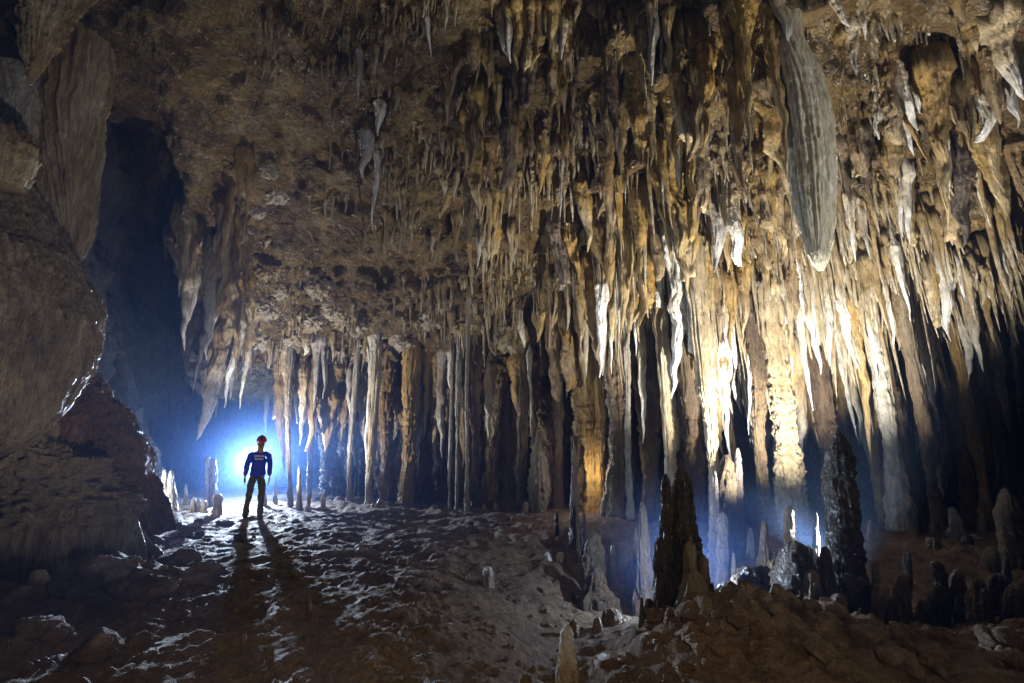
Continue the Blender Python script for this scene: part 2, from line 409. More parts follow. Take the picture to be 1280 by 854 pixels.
def spike(L, r, style='cone', seed=0, seg=26, n=44):
    """a stalactite hanging from the origin to z = -L (first ring up inside the roof); returns verts, quads, tip"""
    rng = random.Random(seed)
    up = min(.5, .35 * L + r)
    t = np.linspace(0, 1, n) ** 1.0
    if style == 'cone':
        rad = (1 - t) ** .85 * (1 + .25 * np.exp(-t * 9)) + .03
    elif style == 'carrot':
        rad = np.minimum(1, .35 + t * 5.5) * (1 - np.clip((t - .12) / .88, 0, 1) ** 1.15) * (1 - .15 * t) + .05
    elif style == 'drape':
        rad = (1 - t ** 2.6) * (1 - .25 * t) + .03
    elif style == 'straw':
        rad = .75 - .35 * t + .5 * np.exp(-t * 14)
    elif style == 'blade':
        rad = np.minimum(1, .62 + t * 1.6) * np.sqrt(np.clip(1 - np.clip((t - .55) / .45, 0, 1) ** 2.4, 0, 1)) + .02
    elif style == 'broken':
        rad = (.95 - .35 * t) * (1 + .12 * np.sin(t * 7 + seed))
    elif style == 'club':
        rad = .55 + .45 * np.sin(t * 2.4) - .5 * np.clip((t - .7) / .3, 0, 1) ** 2
    else:
        rad = (1 - t) ** .6 + .03
    fq = rng.uniform(1.2, 3.2)
    rad = rad * (1 + .10 * np.sin(6.28 * t * fq + seed) * (1 - t) + .03 * np.sin(6.28 * t * fq * 2.7 + 2 * seed))
    if style in ('cone', 'straw', 'drape'): rad = rad * (1 + rng.uniform(.05, .4) * np.exp(-t * rng.uniform(5, 12)))
    rad[-1] *= .3
    rx = rad * r
    ratio = {'drape': rng.uniform(.32, .5), 'blade': .6, 'carrot': rng.uniform(.65, .9)}.get(style, rng.uniform(.7, 1))
    ry = rx * ratio
    bend = 0 if style == 'blade' else rng.uniform(-.05, .05) * L; ph = rng.uniform(0, 6)
    amp = min(.25 * r, .03 * L)
    cx = bend * t ** 2 + amp * np.sin(t * rng.uniform(3, 8) + ph) * t
    cy = amp * np.cos(t * rng.uniform(3, 8) + ph) * t
    if style == 'drape':
        k = rng.choice((-1, 1)); cx = cx + k * (rx[0] - rx) * .75
    z = -L * t
    cx = np.r_[cx[0], cx]; cy = np.r_[cy[0] + .02, cy]; z = np.r_[up, z]; rx = np.r_[rx[0] * 1.05, rx]; ry = np.r_[ry[0] * 1.05, ry]
    t = np.r_[0, t]
    v, q = rings(cx, cy, z, rx, ry, seg, flute=rng.uniform(.3, .6) if style != 'straw' else .15, kf=4.0 if style == 'blade' else rng.uniform(1.3, 3.0), bump=.10 if style == 'blade' else .15, zf=.08 if style == 'blade' else .45 / max(.4, min(L, 1.5)),
                 seed=seed, rot=(rng.uniform(-.6, .6) if style in ('drape', 'blade') else rng.uniform(0, 6)))
    tip = np.r_[np.repeat(t, seg), 0, 1]
    if n > 20:
        w_ = perlin(np.c_[v[:, 0] * (1.6 / max(r, .03)) * .5 + seed, v[:, 1] * (1.6 / max(r, .03)) * .5, v[:, 2] * 0 + seed * .7])
        v[:, 2] += w_ * np.clip(tip - .15, 0, 1) * min(.22 * L, 1.6 * r) * (1.3 if style in ('drape', 'broken') else .5)
        wr = .06 if style == 'blade' else .35
        v[:, 0] += wr * r * perlin(np.c_[v[:, 2] * 2.2 + seed, tip * 0 + seed * 1.3, tip * 0]) * np.clip(tip * 3, 0, 1)
        v[:, 1] += wr * r * perlin(np.c_[v[:, 2] * 2.2 - seed, tip * 0 + seed * 2.3, tip * 0]) * np.clip(tip * 3, 0, 1)
    return v, q, tip

CRUST = []
ITEMS = []      # every dripstone: object, tip pixel, size words, group key

def add_stal(p, L, r, style, mat, lean=0, words=None, n=44, seg=26):
    k = len(ITEMS) + 1
    v, q, tip = spike(L, r, style, seed=k, n=n, seg=seg)
    if lean:
        v[:, 0] += lean * np.clip(-v[:, 2] / L, 0, 1)
    nm = 'calcite_drapery' if style == 'drape' else 'stalactite'
    tx, ty, w = pix((p.x + lean, p.y, p.z - L))
    ITEMS.append(dict(nm=nm, v=v, q=q, tip=tip, p=p, px=tx, py=ty, L=L, r=r, style=style, mat=mat, label=words, size=(F / w) ** 2 * L * r, seen=-60 < tx < 1340 and ty > 5))

def hero(x0, y0, x1, y1, w, style='cone', mat='ochre', d=None, words=None, front=0):
    """stalactite given by its root and tip pixels; depth from the roof unless d is given"""
    if d is None:
        h = hit_roof(x0, y0)
        if h is None: return
        y = h.y - front
        p = at(x0, y0, y)
    else:
        y = d; p = at(x0, y0, y)
        zr = roof_z(p.x, y, p.z - .3)
        if zr - p.z > 1.3:
            h = hit_roof(x0, y0)
            if h is not None and h.y < 17: y = h.y; p = at(x0, y0, y)
    tip = at(x1, y1, y)
    L = max(.08, p.z - tip.z)
    z0 = p.z
    zr = roof_z(p.x, y, tip.z)
    if 0 < zr - p.z < 6.0:
        p = Vector((p.x, p.y, zr)); L = zr - tip.z
    _, _, wd = pix(p)
    return add_stal(p, L, w / 2 / F * wd, style, mat, lean=max(-.35 * L, min(.35 * L, tip.x - p.x)), words=words,
                    n=90 if L > 1.5 else 50, seg=40 if w > 18 else 26)

HERO = [
 # bare brown roof and the white carrots
 (329,22,330,62,4,'cone','brown'),(336,18,337,66,5,'cone','grey'),(343,30,344,74,5,'straw','white'),(348,30,349,52,6,'carrot','ochre'),
 (376,0,377,6,4,'straw','white'),(387,0,387,9,4,'straw','white'),(386,65,389,78,4,'cone','white'),
 (401,74,404,104,6,'carrot','white'),(410,76,406,100,5,'cone','white'),(436,54,436,100,6,'carrot','white'),(449,57,447,128,11,'carrot','grey'),
 (457,16,459,54,11,'drape','brown'),(468,55,471,95,9,'carrot','cream'),(480,10,479,32,6,'cone','brown'),(485,10,484,33,4,'straw','white'),
 (491,28,492,47,7,'carrot','cream'),(530,17,531,46,5,'cone','grey'),(534,18,538,70,8,'carrot','white'),(482,55,481,80,8,'cone','brown'),
 (497,108,496,139,10,'carrot','white'),(475,124,475,170,15,'carrot','white'),(418,130,418,168,9,'carrot','white'),(415,112,412,138,5,'cone','ochre'),
 (459,162,455,222,24,'carrot','grey'),(480,165,477,190,11,'carrot','ochre'),(474,195,462,292,8,'cone','white'),(481,228,480,257,3,'straw','white'),
 (496,262,500,287,6,'cone','cream'),(505,262,508,287,6,'cone','ochre'),(413,170,413,212,4,'straw','brown'),(428,170,428,200,5,'cone','brown'),(388,290,392,306,5,'cone','white'),
 (445,160,449,290,5,'straw','dark'),(336,298,329,312,8,'carrot','white'),
 # roof middle
 (557,0,557,40,8,'cone','white'),(614,0,616,23,6,'cone','white'),(626,15,626,72,13,'drape','cream'),(635,10,633,74,12,'drape','cream'),
 (649,20,650,92,20,'cone','ochre'),(652,60,649,130,14,'drape','ochre'),(658,65,653,131,8,'cone','grey'),(663,15,664,55,12,'cone','brown'),
 (691,15,692,76,15,'cone','ochre'),(703,22,704,76,13,'carrot','cream'),(722,0,721,29,13,'cone','ochre'),(736,0,741,26,17,'drape','brown'),(716,75,716,100,5,'straw','ochre'),
 (594,42,595,98,20,'drape','brown'),(601,50,596,110,8,'cone','ochre'),(561,100,560,160,9,'cone','ochre'),(574,120,572,140,9,'carrot','brown'),(588,130,589,166,12,'carrot','cream'),
 (694,98,697,140,16,'drape','ochre'),(705,104,704,142,11,'cone','ochre'),(716,104,717,142,7,'cone','ochre'),(742,122,744,160,12,'cone','ochre'),
 (758,105,766,195,20,'drape','brown'),(770,85,773,205,26,'cone','ochre'),
 (584,238,586,262,6,'cone','white'),(560,245,552,275,10,'drape','ochre'),(620,225,619,292,13,'cone','orange'),(604,275,604,308,10,'cone','brown'),(622,280,624,326,15,'drape','ochre'),
 (665,213,666,242,12,'carrot','cream'),(678,200,676,245,12,'cone','orange'),(684,215,686,255,8,'cone','orange'),(708,158,711,212,12,'drape','ochre'),(698,160,699,195,10,'cone','cream'),
 (702,205,698,275,6,'cone','grey'),(705,240,705,278,4,'straw','white'),(728,222,733,312,24,'carrot','ochre'),(713,275,722,352,26,'carrot','orange'),(747,280,757,352,28,'carrot','orange'),
 (643,290,644,332,10,'carrot','white'),(639,293,641,330,8,'cone','grey'),(772,165,774,202,12,'cone','orange'),
 # the pale blade and its neighbours
 (800,38,806,132,15,'cone','ochre'),(817,18,818,106,18,'carrot','grey'),(829,28,828,100,10,'cone','grey'),(836,8,835,64,16,'carrot','ochre'),
 (896,55,905,92,11,'cone','brown'),(904,92,908,152,14,'carrot','ochre'),(925,15,942,190,22,'cone','ochre'),(940,30,948,95,16,'drape','brown'),(972,0,992,50,16,'drape','cream'),
 (962,20,985,225,24,'cone','ochre'),(985,40,1003,210,22,'cone','brown'),
 (855,60,852,190,26,'cone','brown'),(880,50,884,200,30,'drape','brown'),(915,60,920,240,20,'drape','brown'),
 (843,215,852,372,32,'carrot','ochre',None,None,.2),(822,200,836,330,20,'cone','ochre'),(846,300,851,505,30,'cone','white'),(893,236,903,345,26,'carrot','grey'),(925,285,932,420,24,'cone','ochre'),
 (945,150,960,290,20,'drape','orange'),(960,180,982,300,22,'cone','brown'),(870,210,875,330,18,'drape','orange'),(910,280,918,390,12,'drape','orange'),
 (800,255,805,400,18,'cone','orange'),(785,260,792,420,18,'drape','ochre'),(770,250,768,380,16,'drape','orange'),(818,300,826,470,22,'cone','brown'),
 (737,350,739,402,16,'drape','cream'),(755,345,751,472,20,'carrot','white'),(763,360,760,470,10,'cone','cream'),(692,320,690,432,24,'drape','orange'),(705,340,701,418,14,'drape','brown'),
 (708,415,708,448,9,'carrot','white'),(691,395,692,440,8,'cone','white'),(735,400,737,440,8,'cone','cream'),(672,330,676,385,5,'straw','ochre'),
 (672,400,669,425,10,'drape','cream'),(625,395,622,420,8,'drape','cream'),(645,385,648,430,14,'drape','cream'),(718,436,718,478,10,'carrot','white'),
 (880,385,886,505,15,'cone','white'),(894,395,897,525,14,'cone','white'),(905,360,921,445,20,'drape','cream'),(915,400,915,470,10,'cone','white'),(946,370,950,442,14,'drape','white'),
 (935,380,938,545,9,'cone','white'),(972,375,985,485,13,'cone','white'),(993,300,1006,400,14,'carrot','white'),(997,370,1012,515,13,'cone','white'),(1012,420,1021,505,9,'cone','white'),
 (985,390,990,470,10,'cone','cream'),(958,360,968,440,12,'drape','ochre'),(1024,340,1028,400,9,'cone','white'),(1035,330,1040,392,7,'straw','white'),
 # right of the blade
 (1042,0,1056,37,20,'drape','cream'),(1077,4,1079,50,10,'cone','cream'),(1052,50,1052,99,10,'cone','ochre'),(1065,42,1070,96,13,'cone','cream'),(1106,0,1112,20,9,'cone','white'),
 (1215,35,1221,66,13,'cone','ochre'),(1195,0,1205,30,14,'cone','brown'),(1145,32,1147,56,3,'straw','white'),(1151,32,1151,54,3,'straw','white'),(1157,32,1160,56,3,'straw','white'),(1195,30,1204,64,4,'straw','white'),
 (1108,72,1148,165,24,'carrot','cream'),(1118,110,1155,212,16,'drape','orange'),(1140,105,1152,142,11,'carrot','white'),(1166,100,1184,288,26,'cone','ochre'),(1128,145,1142,195,10,'carrot','white'),
 (1122,222,1127,298,10,'cone','white'),(1131,222,1137,304,12,'cone','white'),(1139,222,1140,272,8,'cone','grey'),(1108,195,1121,262,14,'drape','ochre'),
 (1250,35,1272,130,24,'cone','cream'),(1262,85,1279,160,22,'drape','grey'),(1233,118,1246,152,6,'carrot','white'),(1240,110,1247,138,5,'carrot','white'),
 (1222,95,1262,235,26,'drape','ochre'),(1232,185,1268,268,30,'drape','ochre'),(1205,110,1222,190,14,'cone','brown'),(1200,190,1207,265,16,'drape','brown'),(1215,205,1238,285,7,'cone','cream'),
 (1050,190,1064,260,16,'cone','dark'),(1076,170,1090,266,15,'cone','dark'),(1083,195,1091,240,5,'cone','white'),(1060,268,1073,328,10,'cone','white'),(1078,272,1088,325,9,'cone','grey'),
 (1178,168,1190,250,10,'carrot','white'),(1176,205,1190,248,8,'cone','grey'),(1195,225,1207,268,8,'cone','grey'),(1255,160,1275,215,14,'drape','brown'),
 (1116,298,1136,402,12,'carrot','white'),(1145,318,1152,360,9,'cone','cream'),(1168,300,1170,337,5,'cone','white'),(1050,372,1066,464,15,'carrot','white'),(1085,385,1097,480,16,'carrot','white'),
 (1144,395,1164,475,13,'cone','white'),(1188,390,1193,430,14,'drape','white'),(1200,392,1216,440,14,'cone','white'),(1226,343,1229,384,8,'cone','cream'),(1237,343,1238,382,13,'carrot','cream'),
 (1110,330,1117,365,5,'straw','white'),(1100,345,1107,415,5,'straw','white'),(1135,385,1142,440,9,'cone','orange'),(1120,400,1125,440,9,'cone','cream'),
 # hanging under the roof's foot, right
 (1243,462,1266,557,22,'carrot','white',8.2),(1145,470,1152,562,9,'carrot','white',9),(1196,480,1201,556,10,'carrot','grey',9),(1172,520,1184,636,30,'carrot','cream',8.8),(1206,440,1240,600,20,'cone','ochre',9),
 (1228,430,1262,610,18,'drape','ochre',8.8),(1060,440,1072,560,14,'drape','cream',9.5),(1075,450,1100,585,14,'cone','ochre',9.5),(1040,470,1045,545,12,'cone','brown',9.5),(1100,430,1112,530,10,'cone','cream',9.8),
 (1180,430,1196,520,12,'cone','ochre',9.2),(1150,430,1166,520,14,'drape','cream',9.2),(1020,440,1028,560,12,'cone','ochre',9),
 (862,420,862,540,16,'cone','white',8.6),(900,430,915,585,14,'cone','white',8.6),(960,420,985,520,22,'drape','grey',8.4),(978,430,1000,600,10,'cone','white',8.4),(940,430,944,560,10,'cone','cream',8.8),
 (790,430,793,502,13,'carrot','ochre',9.5),(806,420,815,508,22,'carrot','orange',9.5),(822,430,829,512,14,'drape','ochre',9.3),(842,430,844,522,16,'drape','grey',9.1),(825,470,832,562,20,'carrot','orange',9.7),
 (768,430,770,548,9,'cone','white',10),(780,430,781,640,7,'straw','white',10),(752,430,755,484,12,'cone','grey',10.5),
 # fringe of the lip, left
 (226,308,227,372,10,'cone','grey'),(236,300,232,440,17,'cone','cream'),(248,335,237,402,10,'carrot','white'),(243,290,244,345,16,'drape','brown'),(222,270,224,320,12,'drape','dark'),
 (276,430,268,542,26,'drape','cream',12.8),(296,440,284,512,18,'carrot','white',12.8),(312,440,302,512,12,'cone','cream',12.9),(288,430,290,500,14,'cone','grey',13.2),(258,430,262,480,14,'drape','grey',12.9),
 (282,300,280,345,8,'cone','white'),(300,275,298,330,9,'cone','orange'),(308,262,303,305,6,'straw','orange'),(340,424,337,462,9,'carrot','cream'),(352,440,350,472,8,'carrot','grey'),
 (335,495,330,542,9,'cone','cream',13.5),(357,470,357,545,13,'cone','cream',13.6),(380,470,378,558,16,'carrot','cream',13.6),(395,460,392,512,10,'cone','grey',13.4),(386,412,384,450,10,'drape','cream'),
 (418,412,415,452,10,'carrot','cream'),(407,430,404,500,10,'cone','grey',13.6),(345,470,344,520,8,'cone','grey',13.8),(370,470,367,530,7,'straw','cream',13.8),
 (414,475,416,562,26,'drape','brown',14),(449,478,453,576,24,'drape','cream',13.6),(463,476,463,580,12,'cone','white',13.5),(480,490,478,545,12,'cone','ochre',14),
 (430,480,432,560,14,'drape','brown',14.3),(520,480,519,560,16,'drape','ochre',14),(535,480,533,552,12,'cone','ochre',14),(548,485,546,540,12,'drape','ochre',14),
 (565,436,562,492,17,'carrot','white'),(611,490,610,545,14,'drape','cream',13.6),(600,490,603,560,10,'cone','ochre',13.8),(645,486,653,580,24,'carrot','orange',13),(662,482,660,546,8,'carrot','white',12.8),
 (642,500,640,545,6,'carrot','white',13),(690,495,692,600,14,'cone','orange',12.6),(680,490,680,545,10,'cone','orange',12.4),(706,498,706,520,8,'carrot','ochre',12.2),(735,480,738,560,12,'cone','brown',11),(722,490,727,575,14,'cone','brown',11.4),
 # bright curtain at the edge of the dark cleft
 (300,190,292,250,14,'drape','ochre'),(312,200,308,262,10,'cone','ochre'),(290,235,281,330,16,'drape','ochre'),(280,262,270,385,20,'drape','gold'),(296,285,288,420,22,'drape','brown'),(268,300,261,445,20,'drape','grey'),
 (300,330,294,470,18,'cone','ochre'),(283,350,274,500,22,'drape','brown'),(263,380,257,470,16,'drape','grey'),(307,300,303,382,12,'cone','gold'),(290,400,284,495,18,'drape','gold'),(272,410,267,520,14,'cone','ochre'),(254,400,250,460,12,'cone','dark'),
 (318,330,316,400,10,'drape','ochre'),(240,380,238,470,14,'drape','dark'),(215,230,213,330,16,'drape','dark'),(207,200,205,270,12,'cone','dark'),
 # under the top-left corner
 (4,-30,2,72,26,'drape','grey',4.4),
]
for h in HERO:
    hero(*h)

# fill: dense rows between the hero ones
def region(n, x0, x1, y0, y1, lmin, lmax, wmin, wmax, mats, styles=('cone', 'cone', 'drape', 'carrot', 'cone', 'broken'), cond=None, front=0):
    for _ in range(n):
        for _try in range(20):
            px, py = random.uniform(x0, x1), random.uniform(y0, y1)
            if cond is None or cond(px, py): break
        L = random.uniform(lmin, lmax); w = random.uniform(wmin, wmax)
        hero(px, py, px + (px - 640) * .0009 * L * .35, py + L, w, random.choice(styles), random.choice(mats), front=front)
BR = ('ochre', 'brown', 'brown', 'ochre', 'orange', 'cream')
LOW = ('white', 'cream', 'cream', 'ochre', 'white', 'orange')
region(14, 560, 780, 10, 150, 30, 75, 8, 18, BR)
region(16, 780, 1000, 10, 180, 60, 140, 10, 22, BR)
region(14, 540, 720, 150, 290, 25, 70, 6, 15, BR + ('grey',))
region(16, 740, 1000, 190, 330, 60, 130, 10, 22, BR)
region(18, 840, 1060, 340, 430, 50, 110, 7, 15, LOW)
region(16, 1050, 1270, 330, 440, 35, 80, 5, 12, LOW + ('ochre',))
region(10, 1090, 1275, 60, 240, 40, 90, 8, 20, BR)
region(10, 690, 830, 330, 440, 50, 100, 8, 16, ('orange', 'ochre', 'brown', 'cream'))

DR = ('drape', 'drape', 'drape', 'carrot', 'broken', 'drape')
region(26, 740, 1020, 10, 300, 60, 150, 16, 32, ('brown', 'ochre', 'brown', 'dark', 'orange'), DR)
region(20, 1060, 1275, 40, 280, 50, 110, 14, 30, ('brown', 'ochre', 'brown', 'dark', 'cream'), DR)
region(14, 560, 760, 20, 280, 40, 90, 12, 26, ('brown', 'ochre', 'dark'), DR)
region(22, 830, 1260, 330, 430, 60, 120, 12, 24, ('cream', 'ochre', 'cream', 'white', 'white'), DR)
region(14, 690, 840, 320, 440, 60, 120, 14, 24, ('orange', 'ochre', 'brown'), DR)
region(30, 745, 1275, 430, 478, 60, 130, 9, 20, ('ochre', 'brown', 'cream', 'rust', 'white', 'orange'), ('drape', 'cone', 'drape', 'broken'))
region(40, 745, 1275, 395, 470, 80, 175, 9, 22, ('cream', 'ochre', 'brown', 'white', 'ochre', 'cream'), ('drape', 'cone', 'cone', 'drape'))
for k in range(34):
    x0 = random.uniform(330, 745); L = random.uniform(35, 105)
    hero(x0, 488, x0, 488 + L, random.uniform(10, 26), random.choice(DR), random.choice(('brown', 'dark', 'ochre', 'brown', 'grey')), random.uniform(13, 15.6) - max(0, (x0 - 600) * .012))

# ------------------------------------------------------------------ small dripstones past counting: one mesh
V, Q, Tt = [], [], []; nv = 0
for nm in ('stalactite', 'calcite_drapery'):
    fam_ = sorted([it for it in ITEMS if it['nm'] == nm], key=lambda it: (not it['seen'], -it['size']))
    for it in fam_[:295]:
        it['o'] = link(nm, mesh_np(nm, it['v'], it['q'], it['tip']), M[it['mat']], loc=it['p'])
    for it in fam_[295:]:
        vv = it['v'] + np.array(it['p']); V.append(vv); Q.append(it['q'] + nv); Tt.append(it['tip']); nv += len(vv)
ITEMS = [it for it in ITEMS if 'o' in it]
def small(px, py, L, w):
    global nv
    h = hit_roof(px, py)
    if h is None or h.y > 16.5: return
    _, _, wd = pix(h)
    Lm, rm = L / F * wd, w / 2 / F * wd
    v, q, t = spike(Lm, rm, random.choice(('cone', 'cone', 'carrot', 'straw', 'drape')), seed=random.randint(0, 9999), seg=8, n=9 if L < 30 else 16)
    v = v + np.array(h)
    V.append(v); Q.append(q + nv); Tt.append(t); nv += len(v)
def clusters(n, x0, x1, y0, y1, m0, m1, lmin, lmax, wmin, wmax):
    for k in range(n):
        cx_, cy_ = random.uniform(x0, x1), random.uniform(y0, y1)
        sl = random.uniform(-.5, .5); sp = random.uniform(8, 32); big = random.uniform(.5, 1.5)
        for j in range(random.randint(m0, m1)):
            u = random.gauss(0, sp)
            small(cx_ + u, cy_ + u * sl + random.gauss(0, 4), random.uniform(lmin, lmax) * big * random.choice((.5, .8, 1, 1.5)), random.uniform(wmin, wmax) * big)
clusters(150, 545, 1285, -5, 440, 5, 18, 8, 30, 2, 6.5)
clusters(70, 750, 1285, 290, 470, 5, 12, 22, 60, 3, 7.5)
clusters(70, 740, 1285, 180, 475, 5, 12, 28, 80, 3, 8)
clusters(30, 560, 800, 150, 420, 5, 12, 16, 45, 2.5, 6)
clusters(14, 325, 550, -5, 110, 5, 14, 8, 26, 2, 5)
clusters(26, 240, 560, 340, 480, 5, 12, 6, 22, 2, 5)
clusters(14, 470, 570, 190, 300, 6, 14, 10, 30, 2, 5)
clusters(5, 380, 540, 120, 300, 4, 8, 6, 20, 2, 4)
sm_o = link('small_stalactites', mesh_np('small_stalactites', np.concatenate(V), np.concatenate(Q), np.concatenate(Tt)), M['bristle'])
tag(sm_o, 'countless small stalactites and straws bristling all over the roof', 'stalactites', kind='stuff')

# ------------------------------------------------------------------ bodies drawn by their silhouette rows (real depth and thickness)
def body(name, depth, rows, mat, seg=48, n=110, ry=.8, flute=.2, kf=2, bump=.07, zf=.5, ripple=0, ripf=9, seed=1, tipdir=0, to_floor=False, to_roof=False, back=0, wv=.06, lump=0, ribs=0, nr=12):
    rows = sorted(rows)
    yy = np.array([r[0] for r in rows], float)
    ys = np.linspace(yy[0], yy[-1], n)
    xl = np.interp(ys, yy, [r[1] for r in rows]); xr = np.interp(ys, yy, [r[2] for r in rows])
    kk = np.hanning(9); kk /= kk.sum()
    s_ = lambda a: np.convolve(np.r_[np.full(4, a[0]), a, np.full(4, a[-1])], kk, 'valid')
    xl, xr = s_(xl), s_(xr)
    A = [at(a, y, depth) for a, y in zip(xl, ys)]; B = [at(b, y, depth) for b, y in zip(xr, ys)]
    z = np.array([a.z for a in A]); cx = np.array([(a.x + b.x) / 2 for a, b in zip(A, B)]); rx = np.array([max(.006, (b.x - a.x) / 2) for a, b in zip(A, B)])
    if to_floor:
        zf_ = ground_z(cx[-1], depth) - .15
        if z[-1] > zf_:
            z = np.r_[z, zf_]; cx = np.r_[cx, cx[-1]]; rx = np.r_[rx, rx[-1] * 1.1]
    if to_roof:
        zr = roof_z(cx[0], depth + back, z[0] - .2) + .3
        if z[0] < zr < z[0] + 5:
            k = 14
            z = np.r_[np.linspace(zr, z[0], k, endpoint=False), z]; cx = np.r_[np.full(k, cx[0]), cx]; rx = np.r_[rx[0] * np.linspace(1.3, 1, k, endpoint=False), rx]
    if len(z) > 20: rx = rx * (1 + wv * perlin(np.c_[z * 2.6, z * 0 + seed * 1.7, z * 0]) + .6 * wv * perlin(np.c_[z * 7.5, z * 0 + seed * 2.7, z * 0]))
    cy = np.full(len(z), depth + back) + .0
    ox, oy, oz = cx[-1], depth, z[-1]
    v, q = rings(cx - ox, cy - oy, z - oz, rx, rx * ry, seg, flute, kf, bump, zf, ripple, ripf, seed, 0, ribs, nr)
    if lump:
        wp = v + np.array([ox, oy, oz])
        dr = v.copy(); dr[:, 2] *= .15; dr /= np.linalg.norm(dr, axis=1)[:, None] + 1e-6
        am = lump * ((ridged(wp * 1.1 + seed, 4) - .5) * 1.5 + .5 * fbm(wp * 2.6 + seed, 3) + .45 * (ridged(wp * 4.5, 3) - .5) + .12 * fbm(wp * 12, 2))
        v = v + dr * am[:, None]
    t = np.linspace(0, 1, len(z)) if tipdir == 1 else (np.linspace(1, 0, len(z)) if tipdir == -1 else np.zeros(len(z)))
    o = link(name, mesh_np(name, v, q, np.r_[np.repeat(t, seg), t[0], t[-1]]), M[mat], loc=(ox, oy, oz))
    return o

hb = hit_roof(995, 70)
tag(body('stalactite', hb.y - .45, [(52, 966, 1002), (75, 970, 1014), (100, 975, 1026), (130, 980, 1034), (160, 984, 1039), (200, 988, 1043), (240, 992, 1043), (275, 999, 1042), (300, 1005, 1040), (318, 1010, 1037), (330, 1016, 1034), (338, 1023, 1029)], 'pale',
         seg=110, n=200, ry=.62, flute=.16, kf=3, bump=.05, zf=.12, ribs=.13, nr=30, wv=.04, ripple=.012, ripf=14, seed=8, to_roof=True, tipdir=1), 'huge pale calcite blade hanging free, the longest and widest of the roof', 'stalactite', 'stalactites hanging from the roof')

# left wall masses
tag(body('flowstone_boss', 5.4, [(195, -70, 6), (215, -80, 22), (250, -100, 38), (285, -110, 55), (330, -120, 82), (365, -120, 97), (395, -120, 101), (425, -120, 95), (455, -120, 84), (470, -120, 77), (490, -115, 66), (515, -110, 52), (540, -100, 34), (560, -95, 10), (574, -90, -20), (584, -80, -45)], 'flow',
         seg=340, n=320, ry=.9, flute=.05, kf=6, bump=.012, zf=.5, ripple=.010, ripf=11, ribs=.055, nr=54, wv=0, lump=.05, seed=4), 'fluted grey-brown flowstone boss bulging from the left wall, gold at its rim', 'flowstone')
tag(body('flowstone_column', 7.0, [(48, 50, 128), (90, 42, 128), (125, 44, 122), (135, 38, 118), (180, 42, 118), (230, 52, 116), (270, 62, 114), (300, 72, 110), (325, 84, 100), (345, 90, 96)], 'gold',
         seg=220, n=240, ry=.8, flute=.25, kf=4, bump=.03, zf=.1, ribs=.16, nr=30, wv=0, lump=.03, seed=7, to_roof=False), 'fluted brown flowstone column tapering downwards at the dark cleft', 'flowstone')
tag(body('calcite_drapery', 5.2, [(-30, 22, 118), (0, 26, 100), (30, 26, 84), (60, 30, 68), (80, 34, 58), (98, 34, 44), (106, 36, 40)], 'gold',
         seg=150, n=150, ry=.5, flute=.3, kf=4, bump=.10, zf=.4, ribs=.22, nr=22, wv=0, lump=.06, seed=12), 'gold-edged calcite drapery hanging in the top left corner', 'drapery')
tag(body('hanging_lobe', 5.6, [(80, -10, 30), (100, -5, 40), (130, 0, 47), (160, 4, 46), (185, 10, 42), (200, 12, 38)], 'grey', seg=70, n=80, ry=.6, flute=.35, kf=3, lump=.05, seed=15),
    'blue-grey stone lobe below the gold-edged drapery', 'flowstone')
tag(body('hanging_lobe', 5.0, [(155, -40, 18), (175, -40, 33), (200, -40, 36), (220, -40, 30), (232, -40, 22)], 'gold', seg=70, n=60, ry=.8, flute=.3, kf=5, zf=.2, lump=.06, seed=16),
    'golden ribbed stone lobe just above the rippled boss', 'flowstone')
tag(body('flowstone_mound', 7.4, [(395, -20, 40), (415, -20, 62), (440, -30, 84), (458, -20, 100), (480, -40, 118), (510, -60, 138), (545, -80, 158), (580, -90, 172), (610, -100, 184), (640, -100, 190)], 'redflow',
         seg=300, n=220, ry=.7, flute=.06, kf=6, bump=.015, zf=.3, ribs=.05, nr=44, wv=0, lump=.14, seed=21, to_floor=True), 'rust-streaked flowstone mound sloping down beside the left wall', 'flowstone')
tag(body('rock_mass', 6.3, [(528, -60, 10), (536, -80, 40), (550, -80, 70), (570, -90, 95), (600, -90, 122), (630, -90, 140), (655, -90, 150)], 'flow', seg=260, n=160, ry=.7, flute=.05, kf=5, bump=.02, zf=.6, wv=0, lump=.34, seed=23, to_floor=True),
    'knobbly brown rock mass at the foot of the left wall', 'rock')
tag(body('flowstone_column', 13.5, [(370, 90, 140), (430, 88, 150), (500, 100, 170), (560, 110, 190), (620, 110, 205)], 'wall', seg=160, n=150, ry=.6, flute=.12, kf=6, bump=.03, zf=.2, wv=0, lump=.2, seed=25, to_floor=True),
    'dim blue-grey rock rib standing inside the dark cleft', 'flowstone')
ORD = ['leftmost'] + [f'{n} from the left' for n in ('second', 'third', 'fourth', 'fifth', 'sixth', 'seventh', 'eighth', 'ninth', 'tenth', 'eleventh', 'twelfth', 'thirteenth', 'fourteenth', 'fifteenth', 'sixteenth', 'seventeenth', 'eighteenth', 'nineteenth', 'twentieth',
        '21st', '22nd', '23rd', '24th', '25th', '26th', '27th', '28th', '29th', '30th')]

